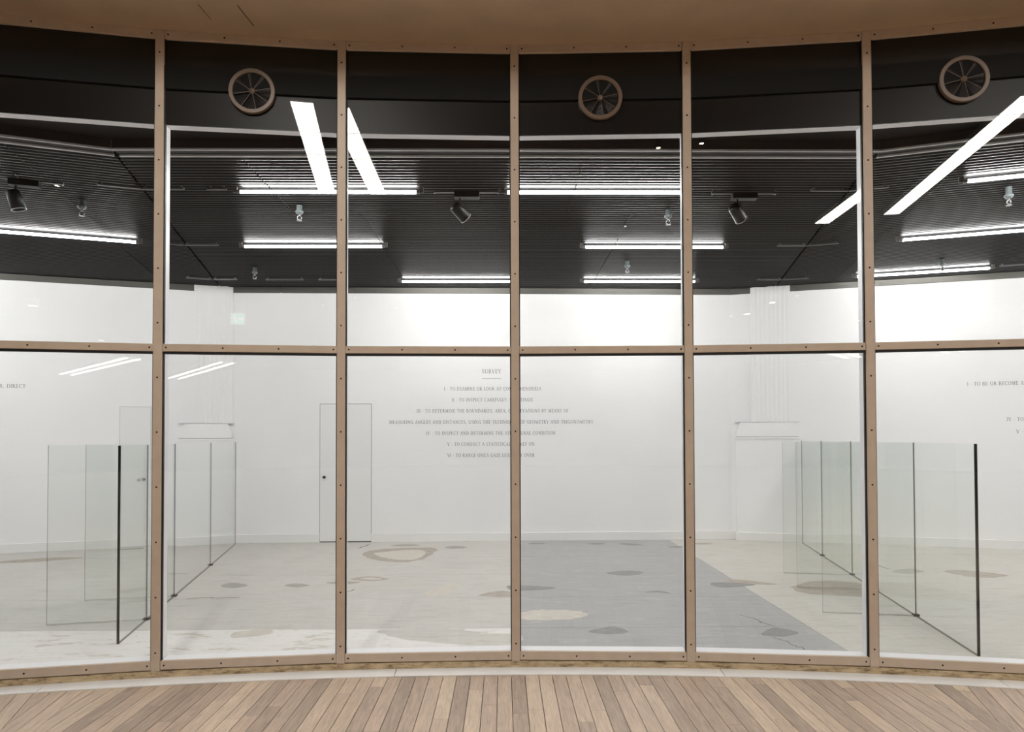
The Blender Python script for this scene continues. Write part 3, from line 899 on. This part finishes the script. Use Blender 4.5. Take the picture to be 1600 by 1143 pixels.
# unlit silver mounting rails between the tubes
def bar(p, q, label, w=0.022):
    d = Vector((q[0] - p[0], q[1] - p[1])); Ln = d.length
    e = empty('mounting_rail', (p[0], p[1], 3.862), math.atan2(d.y, d.x), label=label, category='rail', group='silver mounting rails under the slats')
    MB().bbox((0, -w / 2, -0.016), (Ln, w / 2, 0.0), 0.002).build('rail_bar', M['rail'], e)
    MB().box((0.02, -0.006, 0.0), (0.04, 0.006, 0.018)).build('hanger', M['rail'], e)
    MB().box((Ln - 0.04, -0.006, 0.0), (Ln - 0.02, 0.006, 0.018)).build('hanger', M['rail'], e)
bar((-3.62, 5.996), (-3.295, 6.10), 'short silver rail of the front row left of the ceiling seam')
bar((-3.285, 6.103), (-2.90, 6.103), 'short silver rail of the front row right of the left ceiling seam')
bar((-4.50, 5.76), (-4.21, 5.838), 'silver rail at the left edge of the view above the spotlight')
bar((-3.95, 7.82), (-3.75, 7.885), 'short silver rail of the middle row left of the ceiling seam')
bar((-3.735, 7.885), (-3.343, 7.885), 'short silver rail of the middle row right of the left ceiling seam')
bar((-4.48, 9.507), (-4.16, 9.60), 'short silver rail of the rear row at the left corner')
bar((-4.14, 9.61), (-3.80, 9.61), 'silver rail of the rear row above the left pilaster')
bar((-2.70, 6.11), (-2.52, 6.11), 'tiny silver rail beside the end of the front left tube')
bar((2.838, 6.12), (3.18, 6.12), 'silver rail of the front row left of the right ceiling seam')
bar((3.19, 6.118), (3.51, 6.03), 'silver rail of the front row right of the right ceiling seam')
bar((3.253, 7.895), (3.60, 7.90), 'silver rail of the middle row left of the right ceiling seam')
bar((3.61, 7.895), (3.935, 7.79), 'silver rail of the middle row right of the right ceiling seam')
bar((3.665, 9.62), (4.02, 9.62), 'silver rail of the rear row above the right pilaster')
bar((4.03, 9.615), (4.372, 9.53), 'silver rail of the rear row just right of the right ceiling seam')
bar((-2.65, 9.625), (-2.28, 9.625), 'thin silver rail of the rear row left of the middle')
bar((-3.40, 9.62), (-2.86, 9.62), 'thin silver rail of the rear row over the left half of the back wall')
bar((6.62, 8.84), (7.2, 8.66), 'thin silver rail of the rear row at the right edge of the view')

# ------------------------------------------------------------------ black track spotlights
def spotlight(p, rz, aim, label, gear_dx=0.0):
    e = empty('track_spotlight', (p[0], p[1], 3.86), rz, label=label, category='spotlight', group='black track spotlights')
    MB().bbox((-0.30, -0.012, -0.016), (0.30, 0.012, 0.004), 0.002).build('track', M['rail'], e)
    for sx in (-0.30, 0.288): MB().box((sx, -0.014, -0.02), (sx + 0.012, 0.014, 0.018)).build('end_cap', M['chrome'], e)
    MB().bbox((-0.11 + gear_dx, -0.035, -0.062), (0.12 + gear_dx, 0.035, -0.006), 0.005).build('gear_box', M['spot'], e)
    MB().bbox((-0.11 + gear_dx, -0.038, -0.066), (0.12 + gear_dx, 0.038, -0.0605), 0.001).build('gear_lid', M['beam'], e)
    MB().tube((-0.06 + gear_dx, 0, -0.06), (-0.06 + gear_dx, 0, -0.135), 0.009, 10).build('stem', M['spot'], e)
    c = Vector((-0.06 + gear_dx, 0, -0.19)); d = Vector(aim).normalized()
    q = Vector((0, 0, 1)).rotation_difference(d).to_matrix().to_4x4()
    T = Matrix.Translation(c) @ q
    head = MB().lathe([(0.0, -0.085), (0.040, -0.085), (0.052, -0.074), (0.056, -0.05), (0.058, 0.085), (0.052, 0.085), (0.048, 0.03), (0.0, 0.02)], 28, M4=T).build('lamp_head', M['spot'], e)
    MB().lathe([(0.053, 0.0855), (0.060, 0.0855), (0.060, 0.080), (0.053, 0.080)], 28, closed=True, M4=T).build('front_rim', M['spot_rim'], head)
    yoke = MB().tube(c + Vector((0, 0, 0.055)), c + Vector((0, 0, 0.02)), 0.016, 10); yoke.build('yoke', M['spot'], e)
spotlight((-4.20, 5.90), math.atan(0.325), (0.25, 0.10, -0.9), 'black track spotlight at the far left hanging straight down')
spotlight((-0.34, 6.17), 0.0, (0.62, 0.5, -0.55), 'black track spotlight tilted to the right, left of the middle mullion')
spotlight((2.24, 6.19), 0.0, (0.62, 0.5, -0.6), 'black track spotlight in the dark bay right of centre')

# ------------------------------------------------------------------ pendant sprinkler heads
def sprinkler(x, y, label, drop=0.05):
    e = empty('sprinkler', (x, y, ZC), random.uniform(-0.3, 0.3), label=label, category='sprinkler', group='pendant sprinkler heads')
    MB().lathe([(0.0, 0.0), (0.026, 0.0), (0.026, -drop), (0.036, -drop - 0.004), (0.038, -drop - 0.016), (0.028, -drop - 0.030), (0.014, -drop - 0.036), (0.0, -drop - 0.036)], 18).build('escutcheon', M['pale_dome'], e)
    z0 = -drop - 0.036
    MB().lathe([(0.0, z0), (0.009, z0), (0.012, z0 - 0.014), (0.0, z0 - 0.016)], 12).build('nozzle', M['chrome'], e)
    # open yoke ring below
    m = MB(); n = 16; k = 6; rr, r = 0.021, 0.006; zc = z0 - 0.034
    vs_ = []
    for i in range(n):
        t = 2 * PI * i / n
        for j in range(k):
            s = 2 * PI * j / k
            vs_.append(((rr + r * math.cos(s)) * math.cos(t), r * math.sin(s), zc + (rr + r * math.cos(s)) * math.sin(t)))
    m.add(vs_, [(i * k + j, ((i + 1) % n) * k + j, ((i + 1) % n) * k + (j + 1) % k, i * k + (j + 1) % k) for i in range(n) for j in range(k)], 0, True)
    m.build('yoke_ring', M['chrome'], e)
    zd = zc - rr - 0.006
    MB().lathe([(0.0, zd + 0.004), (0.024, zd), (0.026, zd - 0.003), (0.0, zd)], 14).build('deflector', M['chrome'], e)
sprinkler(-2.012, 6.621, 'chrome sprinkler head below the front tube left of centre')
sprinkler(1.669, 6.737, 'chrome sprinkler head just left of the right-hand inner mullion')
sprinkler(4.661, 6.097, 'chrome sprinkler head at the right edge of the view', 0.07)
sprinkler(-3.348, 9.051, 'small sprinkler head above the left part of the back wall')
sprinkler(1.618, 8.714, 'small sprinkler head between the two rear tubes right of centre')
sprinkler(5.696, 8.612, 'small sprinkler head over the rear tube at the far right')
sprinkler(-4.061, 6.487, 'dim sprinkler head beside the far left spotlight')

# ------------------------------------------------------------------ glass partitions on the gallery floor
def partition(name, path, fins, label):
    e = empty(name, (path[0][0], path[0][1], 0), 0, label=label, category='partition', group='low glass partitions on the gallery floor')
    o = path[0]; H = 1.53; T = 0.008
    def pane(p, q, th, nm, h=H):
        d = Vector((q[0] - p[0], q[1] - p[1])); Ln = d.length; g = 0.003
        m = MB()
        x0, x1, y0, y1, z0, z1 = g, Ln - g, -th / 2, th / 2, 0.008, h
        vs_ = [(x0, y0, z0), (x1, y0, z0), (x1, y1, z0), (x0, y1, z0), (x0, y0, z1), (x1, y0, z1), (x1, y1, z1), (x0, y1, z1)]
        m.add(vs_, [(0, 1, 5, 4), (2, 3, 7, 6)], 0)
        m.add(vs_, [(1, 2, 6, 5), (3, 0, 4, 7), (3, 2, 1, 0)], 1)
        m.add(vs_, [(4, 5, 6, 7)], 2)
        m.build(nm, [M['case_glass'], M['glass_edge'], M['glass_top']], e, (p[0] - o[0], p[1] - o[1], 0), math.atan2(d.y, d.x))
    for p, q in zip(path, path[1:]):
        pane(p, q, T, 'glass_panel')
        d = Vector((q[0] - p[0], q[1] - p[1]))
        MB().box((0, -0.006, 0), (d.length, 0.006, 0.007)).build('floor_channel', M['channel'], e, (p[0] - o[0], p[1] - o[1], 0), math.atan2(d.y, d.x))
    d = Vector((path[1][0] - o[0], path[1][1] - o[1]))
    MB().bbox((-0.012, -0.0085, 0.004), (0.002, 0.0085, H), 0.002).build('end_strip', M['rubber'], e, (0, 0, 0), math.atan2(d.y, d.x))
    for p in path[1:-1]:
        MB().bbox((-0.022, -0.022, 0), (0.022, 0.022, 0.02), 0.003).build('floor_clamp', M['beam'], e, (p[0] - o[0], p[1] - o[1], 0))
    for p, q in fins:
        pane(p, q, 0.008, 'glass_fin')
        d = Vector((q[0] - p[0], q[1] - p[1]))
        MB().box((0.02, -0.004, 0), (d.length, 0.004, 0.0065)).build('fin_channel', M['white_trim'], e, (p[0] - o[0], p[1] - o[1], 0), math.atan2(d.y, d.x))
def on(Y, p, q):
    t = (Y - p[1]) / (q[1] - p[1]); return (p[0] + (q[0] - p[0]) * t, Y)
a, b = (3.415, 4.83), (4.45, 10.00)
path = [on(Y, a, b) for Y in (4.83, 5.918, 6.93, 7.676, 8.92, 10.0)]
partition('glass_partition', path, [(on(5.918, a, b), (2.863, 6.044)), (on(6.93, a, b), (3.083, 7.074)), (on(7.676, a, b), (3.247, 7.806))],
          'low clear glass partition with cross panels on the right of the gallery')
a, b = (-2.98, 5.255), (-4.02, 10.14)
path = [on(Y, a, b) for Y in (5.255, 5.945, 6.82, 8.46, 10.14)]
partition('glass_partition', path, [(on(5.945, a, b), (-3.888, 5.783)), (on(6.82, a, b), (-4.11, 6.66))],
          'low clear glass partition with cross panels on the left of the gallery')

# ------------------------------------------------------------------ serif wall lettering
def glyphs():
    g = {}
    TH, TN = 0.115, 0.052      # thick and thin strokes
    def line(a, b, w): return ('l', a, b, w)
    def serif(x, y, w=0.24): return ('l', (x - w / 2, y), (x + w / 2, y), TN)
    def arc(cx, cy, rx, ry, a0, a1, w0=TN, w1=TH): return ('a', cx, cy, rx, ry, a0, a1, w0, w1)
    def stem(x, y0=0, y1=1, s=True):
        r = [line((x, y0), (x, y1), TH)]
        if s: r += [serif(x, 0.025), serif(x, 0.975)]
        return r
    g['I'] = (0.30, stem(0.15))
    g['T'] = (0.66, [line((0.33, 0), (0.33, 1), TH), serif(0.33, 0.025), line((0.03, 0.97), (0.63, 0.97), TN), line((0.05, 0.97), (0.05, 0.82), TN), line((0.61, 0.97), (0.61, 0.82), TN)])
    g['O'] = (0.80, [arc(0.40, 0.5, 0.32, 0.47, 0, 360)])
    g['Q'] = (0.80, [arc(0.40, 0.5, 0.32, 0.47, 0, 360), line((0.42, 0.05), (0.78, -0.2), TH * 0.8)])
    g['C'] = (0.70, [arc(0.40, 0.5, 0.32, 0.47, 45, 315), line((0.62, 0.82), (0.62, 0.97), TN)])
    g['G'] = (0.76, [arc(0.40, 0.5, 0.32, 0.47, 45, 320), line((0.62, 0.82), (0.62, 0.97), TN), line((0.64, 0.06), (0.64, 0.42), TH), serif(0.64, 0.42, 0.22)])
    g['E'] = (0.60, stem(0.15) + [line((0.15, 0.97), (0.53, 0.97), TN), line((0.53, 0.97), (0.53, 0.80), TN), line((0.15, 0.51), (0.43, 0.51), TN), line((0.43, 0.60), (0.43, 0.42), TN), line((0.15, 0.03), (0.56, 0.03), TN), line((0.56, 0.03), (0.57, 0.22), TN)])
    g['F'] = (0.56, stem(0.15) + [line((0.15, 0.97), (0.53, 0.97), TN), line((0.53, 0.97), (0.53, 0.80), TN), line((0.15, 0.51), (0.43, 0.51), TN), line((0.43, 0.60), (0.43, 0.42), TN)])
    g['L'] = (0.56, stem(0.15) + [line((0.15, 0.03), (0.52, 0.03), TN), line((0.52, 0.03), (0.54, 0.24), TN)])
    g['H'] = (0.80, stem(0.16) + stem(0.64) + [line((0.16, 0.51), (0.64, 0.51), TN)])
    g['N'] = (0.80, [line((0.14, 0), (0.14, 1), TN), serif(0.14, 0.025), serif(0.12, 0.975, 0.2), line((0.14, 1), (0.64, 0.02), TH), line((0.64, 0), (0.64, 1), TN), serif(0.64, 0.975)])
    g['M'] = (0.94, [line((0.13, 0), (0.17, 1), TN), serif(0.13, 0.025), line((0.17, 1), (0.46, 0.05), TH), line((0.46, 0.05), (0.76, 1), TN), line((0.77, 0), (0.77, 1), TH), serif(0.79, 0.025), serif(0.14, 0.975, 0.16), serif(0.82, 0.975, 0.16)])
    g['A'] = (0.74, [line((0.36, 1), (0.08, 0), TN), line((0.36, 1), (0.64, 0), TH), line((0.18, 0.33), (0.54, 0.33), TN), serif(0.08, 0.025, 0.2), serif(0.65, 0.025)])
    g['V'] = (0.72, [line((0.08, 1), (0.36, 0), TH), line((0.36, 0), (0.64, 1), TN), serif(0.09, 0.975), serif(0.64, 0.975, 0.2)])
    g['X'] = (0.72, [line((0.08, 1), (0.64, 0), TH), line((0.08, 0), (0.64, 1), TN), serif(0.08, 0.975, 0.2), serif(0.64, 0.975, 0.2), serif(0.08, 0.025, 0.2), serif(0.64, 0.025, 0.2)])
    g['Y'] = (0.68, [line((0.06, 1), (0.33, 0.46), TH), line((0.33, 0.46), (0.61, 1), TN), line((0.33, 0), (0.33, 0.48), TH), serif(0.33, 0.025), serif(0.07, 0.975, 0.2), serif(0.61, 0.975, 0.2)])
    g['Z'] = (0.64, [line((0.07, 0.97), (0.57, 0.97), TN), line((0.57, 0.97), (0.06, 0.03), TH), line((0.06, 0.03), (0.58, 0.03), TN), line((0.07, 0.97), (0.07, 0.80), TN), line((0.58, 0.03), (0.58, 0.2), TN)])
    g['K'] = (0.74, stem(0.15) + [line((0.18, 0.48), (0.58, 1), TN), line((0.28, 0.58), (0.66, 0), TH), serif(0.58, 0.975, 0.2), serif(0.66, 0.025, 0.2)])
    g['U'] = (0.78, [line((0.14, 1), (0.14, 0.32), TH), arc(0.38, 0.34, 0.24, 0.31, 180, 360), line((0.62, 0.32), (0.62, 1), TN), serif(0.14, 0.975), serif(0.62, 0.975, 0.2)])
    g['P'] = (0.62, stem(0.15) + [arc(0.28, 0.73, 0.25, 0.24, -90, 90), line((0.15, 0.97), (0.3, 0.97), TN), line((0.15, 0.49), (0.3, 0.49), TN)])
    g['R'] = (0.70, stem(0.15) + [arc(0.28, 0.74, 0.23, 0.23, -90, 90), line((0.15, 0.97), (0.3, 0.97), TN), line((0.15, 0.51), (0.3, 0.51), TN), line((0.32, 0.5), (0.64, 0.0), TH), serif(0.66, 0.025, 0.14)])
    g['B'] = (0.66, stem(0.15) + [arc(0.28, 0.75, 0.21, 0.22, -90, 90), arc(0.28, 0.28, 0.27, 0.25, -90, 90), line((0.15, 0.97), (0.3, 0.97), TN), line((0.15, 0.53), (0.3, 0.53), TN), line((0.15, 0.03), (0.3, 0.03), TN)])
    g['D'] = (0.78, stem(0.15) + [arc(0.30, 0.5, 0.38, 0.47, -90, 90), line((0.15, 0.97), (0.3, 0.97), TN), line((0.15, 0.03), (0.3, 0.03), TN)])
    g['S'] = (0.56, [arc(0.28, 0.74, 0.19, 0.23, 40, 250, TN, TH * 0.8), arc(0.28, 0.26, 0.21, 0.23, -140, 80, TN, TH * 0.8), line((0.18, 0.58), (0.42, 0.42), TH), line((0.46, 0.80), (0.46, 0.97), TN), line((0.08, 0.04), (0.08, 0.2), TN)])
    g['J'] = g['I']; g['W'] = (1.0, [line((0.06, 1), (0.28, 0), TH), line((0.28, 0), (0.48, 0.9), TN), line((0.48, 0.9), (0.70, 0), TH), line((0.70, 0), (0.92, 1), TN)])
    g['-'] = (0.34, [line((0.06, 0.42), (0.28, 0.42), TN * 1.5)])
    g[','] = (0.26, [line((0.12, 0.06), (0.06, -0.14), TH * 0.8), line((0.12, 0.10), (0.12, 0.02), TH)])
    g[';'] = (0.26, [line((0.12, 0.06), (0.06, -0.14), TH * 0.8), line((0.12, 0.10), (0.12, 0.02), TH), line((0.12, 0.58), (0.12, 0.46), TH)])
    g["'"] = (0.22, [line((0.12, 1.05), (0.08, 0.80), TH * 0.8)])
    g[' '] = (0.34, [])
    return g
GLY = glyphs()

def text_mesh(s, cap, width, track=0.10):
    """flat lettering mesh in the xz plane, centred, squeezed to the given width"""
    m = MB(); x = 0.0; pieces = []
    for ch in s:
        w, st_ = GLY[ch]
        pieces.append((x, st_)); x += w + track
    tot = x - track
    sx = width / tot
    def seg(ax, az, bx, bz, w0, w1):
        d = Vector((bx - ax, bz - az)); 
        if d.length < 1e-6: return
        d.normalize(); n = Vector((-d.y, d.x))
        pts = [(ax + n.x * w0 / 2, az + n.y * w0 / 2), (ax - n.x * w0 / 2, az - n.y * w0 / 2), (bx - n.x * w1 / 2, bz - n.y * w1 / 2), (bx + n.x * w1 / 2, bz + n.y * w1 / 2)]
        return pts
    for x0, st_ in pieces:
        for e in st_:
            quads = []
            if e[0] == 'l':
                quads.append(seg(e[1][0], e[1][1], e[2][0], e[2][1], e[3], e[3]))
            else:
                _, cx, cy, rx, ry, a0, a1, w0, w1 = e
                n = max(6, int(abs(a1 - a0) / 24))
                for k in range(n):
                    ta, tb = R(a0 + (a1 - a0) * k / n), R(a0 + (a1 - a0) * (k + 1) / n)
                    wa = w0 + (w1 - w0) * abs(math.cos(ta)); wb = w0 + (w1 - w0) * abs(math.cos(tb))
                    quads.append(seg(cx + rx * math.cos(ta), cy + ry * math.sin(ta), cx + rx * math.cos(tb), cy + ry * math.sin(tb), wa, wb))
            for q in quads:
                if q: m.add([((x0 + px - tot / 2) * sx, 0, pz * cap) for px, pz in q], [(0, 1, 2, 3)])
    return m

def text_block(name, fn, x_mid, lines, label, rule=None, align='c'):
    slope = fn(1) - fn(0)
    e = empty(name, (x_mid, fn(x_mid), 0), math.atan(slope), label=label, category='wall text')
    sc_ = math.hypot(1, slope)
    for s, x0, x1, z, cap in lines:
        m = text_mesh(s, cap, (x1 - x0) * sc_)
        o = m.build('text_line', M['ink'], e, (((x0 + x1) / 2 - x_mid) * sc_, -0.0015, z - cap / 2), 0, kind='stuff')
    if rule:
        x0, x1, z = rule
        MB().box(((x0 - x_mid) * sc_, -0.0016, z - 0.003), ((x1 - x_mid) * sc_, -0.0005, z + 0.003)).build('underline', M['ink'], e)
text_block('wall_text', BW, -0.186, [
    ('SURVEY', -0.334, -0.038, 2.604, 0.064),
    ('I - TO EXAMINE OR LOOK AT COMPREHENSIVELY', -0.914, 0.583, 2.337, 0.052),
    ('II - TO INSPECT CAREFULLY; SCRUTINIZE', -0.796, 0.454, 2.166, 0.052),
    ('III - TO DETERMINE THE BOUNDARIES, AREA, OR ELEVATIONS BY MEANS OF', -1.334, 0.998, 1.996, 0.052),
    ('MEASURING ANGLES AND DISTANCES, USING THE TECHNIQUES OF GEOMETRY AND TRIGONOMETRY', -1.754, 1.384, 1.824, 0.052),
    ('IV - TO INSPECT AND DETERMINE THE STRUCTURAL CONDITION', -1.188, 0.798, 1.654, 0.052),
    ('V - TO CONDUCT A STATISTICAL SURVEY ON', -0.865, 0.472, 1.486, 0.052),
    ("VI - TO RANGE ONE'S GAZE LEISURELY OVER", -0.865, 0.471, 1.315, 0.052)],
    'grey serif wall text headed SURVEY centred on the white back wall', rule=(-0.334, -0.038, 2.494))
text_block('wall_text', LW, -6.85, [('R; DIRECT', -7.0, -6.702, 2.322, 0.052)], 'grey serif words R; DIRECT on the left gallery wall')
text_block('wall_text', RW, 6.9, [('I - TO BE OR BECOME A', 6.603, 7.262, 2.329, 0.052), ('IV - TO', 7.061, 7.255, 1.822, 0.052), ('V -', 7.168, 7.25, 1.650, 0.052)],
           'grey serif wall text beginning I - TO BE OR BECOME on the right gallery wall')

# ------------------------------------------------------------------ hall lighting (seen as reflections in the panes)
def strip_light(p, q, label):
    d = Vector((q[0] - p[0], q[1] - p[1])); Ln = d.length
    e = empty('strip_light', (p[0], p[1], 5.2), math.atan2(d.y, d.x), label=label, category='light', group='linear strip lights under the hall ceiling')
    MB().box((0.004, -0.122, 0.004), (Ln - 0.004, 0.122, 0.07)).build('housing', M['lamp_body'], e)
    MB().box((0.006, -0.116, 0.0), (Ln - 0.006, 0.116, 0.004)).build('diffuser', M['lamp'], e)
    for x in (0.2, Ln - 0.2): MB().tube((x, 0, 0.07), (x, 0, 0.2), 0.006, 8).build('hanger', M['fitting'], e)
strip_light((-1.642, 1.94), (-1.590, 0.60), 'warm strip light whose reflection slants across the upper left panes, nearer half')
strip_light((-1.590, 0.59), (-1.535, -0.66), 'warm strip light whose reflection slants across the upper left panes, farther half')
strip_light((3.87, -2.74), (4.10, -1.48), 'warm strip light reflected at the right, end farthest from the screen')
strip_light((4.102, -1.47), (4.33, -0.21), 'warm strip light reflected at the right, middle length')
strip_light((4.332, -0.20), (4.56, 1.06), 'warm strip light reflected at the right edge of the panes, nearest the screen')

def downlight(x, y, r, label):
    e = empty('downlight', (x, y, 5.2), 0, label=label, category='light', group='small round downlights of the hall')
    MB().lathe([(0.0, 0.2), (r * 1.5, 0.2), (r * 1.5, 0.0), (r * 1.15, -0.004), (r * 1.05, 0.004), (0.0, 0.006)], 18).build('can', M['spot'], e)
    MB().lathe([(0.0, -0.001), (r, -0.001), (r, 0.003)], 18).build('lens', M['spotlight'], e)
for (x, y, r, nm) in ((-4.45, -1.61, 0.035, 'bright halogen downlight reflected beside the far left spotlight'), (-7.59, -12.0, 0.10, 'downlight reflected on the white wall at the far left'),
                      (-3.06, -8.09, 0.03, 'faint downlight reflected below the ceiling edge left of centre'), (-2.13, -9.43, 0.03, 'faint downlight reflected in the third pane from the left'),
                      (3.78, -11.29, 0.10, 'downlight reflected on the white wall right of the inner mullion'), (4.21, -9.66, 0.09, 'downlight reflected high on the white wall above the right pilaster'),
                      (7.37, -13.28, 0.06, 'faint downlight reflected on the right gallery wall'), (3.36, -11.53, 0.05, 'faint downlight reflected just left of the inner right mullion'),
                      (1.65, 0.93, 0.03, 'small downlight reflected in the dark band right of centre'), (1.56, -2.19, 0.02, 'tiny downlight reflected between the tubes right of centre'),
                      (-7.3, -18.74, 0.09, 'downlight reflected just above the middle rail at the far left'), (4.69, -8.85, 0.04, 'faint downlight reflected under the ceiling edge on the right')):
    downlight(x, y, r, nm)

def twin(p, q, z, label):
    d = Vector((q[0] - p[0], q[1] - p[1])); Ln = d.length
    e = empty('twin_batten', (p[0], p[1], z), math.atan2(d.y, d.x), label=label, category='light', group='twin batten lights deep in the hall')
    MB().box((0, -0.29, 0.03), (Ln, 0.29, 0.09)).build('housing', M['lamp_body'], e)
    for s in (-1, 1): MB().box((0.02, s * 0.22 - 0.05, 0.0), (Ln - 0.02, s * 0.22 + 0.05, 0.029)).build('lamp_tube', M['far_lamp'], e)
    for x in (0.4, Ln - 0.4): MB().tube((x, 0, 0.09), (x, 0, 5.4 - z), 0.01, 8).build('hanger', M['fitting'], e)
twin((-9.9, -25.0), (-6.05, -17.3), 4.4, 'long twin batten reflected as a double line in the lower left panes')
twin((6.9, -14.6), (8.1, -16.6), 4.4, 'twin batten reflected just below the middle rail on the right')

sg = empty('exit_sign', (-3.218, -3.315, 3.722), R(4), label='green glowing exit sign reflected above the middle rail on the left', category='sign')
MB().bbox((-0.13, -0.03, -0.11), (0.13, 0.0, 0.11), 0.004).build('sign_box', M['lamp_body'], sg)
MB().box((-0.12, 0.0, -0.10), (0.12, 0.004, 0.10)).build('green_face', M['exit'], sg)
fig = MB()
for a, b, w in (((-0.06, 0.03), (-0.04, -0.02), 0.03), ((-0.04, -0.02), (-0.075, -0.045), 0.018), ((-0.075, -0.045), (-0.07, -0.08), 0.016), ((-0.045, -0.02), (-0.015, -0.05), 0.018), ((-0.015, -0.05), (-0.02, -0.085), 0.016), ((-0.06, 0.03), (-0.02, 0.02), 0.014), ((-0.06, 0.03), (-0.095, 0.0), 0.014)):
    d = Vector((b[0] - a[0], b[1] - a[1])).normalized(); n = Vector((-d.y, d.x)) * w / 2
    fig.add([(a[0] + n.x, 0.0055, a[1] + n.y), (a[0] - n.x, 0.0055, a[1] - n.y), (b[0] - n.x, 0.0055, b[1] - n.y), (b[0] + n.x, 0.0055, b[1] + n.y)], [(0, 1, 2, 3)])
fig.lathe([(0.0, 0.0), (0.016, 0.0)], 12, M4=Matrix.Translation((-0.062, 0.0055, 0.062)) @ Matrix.Rotation(-PI / 2, 4, 'X'))
fig.build('running_figure', M['exit_white'], sg, kind='stuff')
ar = MB()
ar.add([(0.02, 0.0055, 0.012), (0.075, 0.0055, 0.012), (0.075, 0.0055, -0.012), (0.02, 0.0055, -0.012)], [(0, 1, 2, 3)])
ar.add([(0.07, 0.0055, 0.035), (0.11, 0.0055, 0.0), (0.07, 0.0055, -0.035)], [(0, 1, 2)])
ar.build('arrow', M['exit_white'], sg, kind='stuff')
for x in (-0.09, 0.09): MB().tube((x, -0.015, 0.11), (x, -0.015, 5.4 - 3.722), 0.004, 8).build('hanger', M['fitting'], sg)
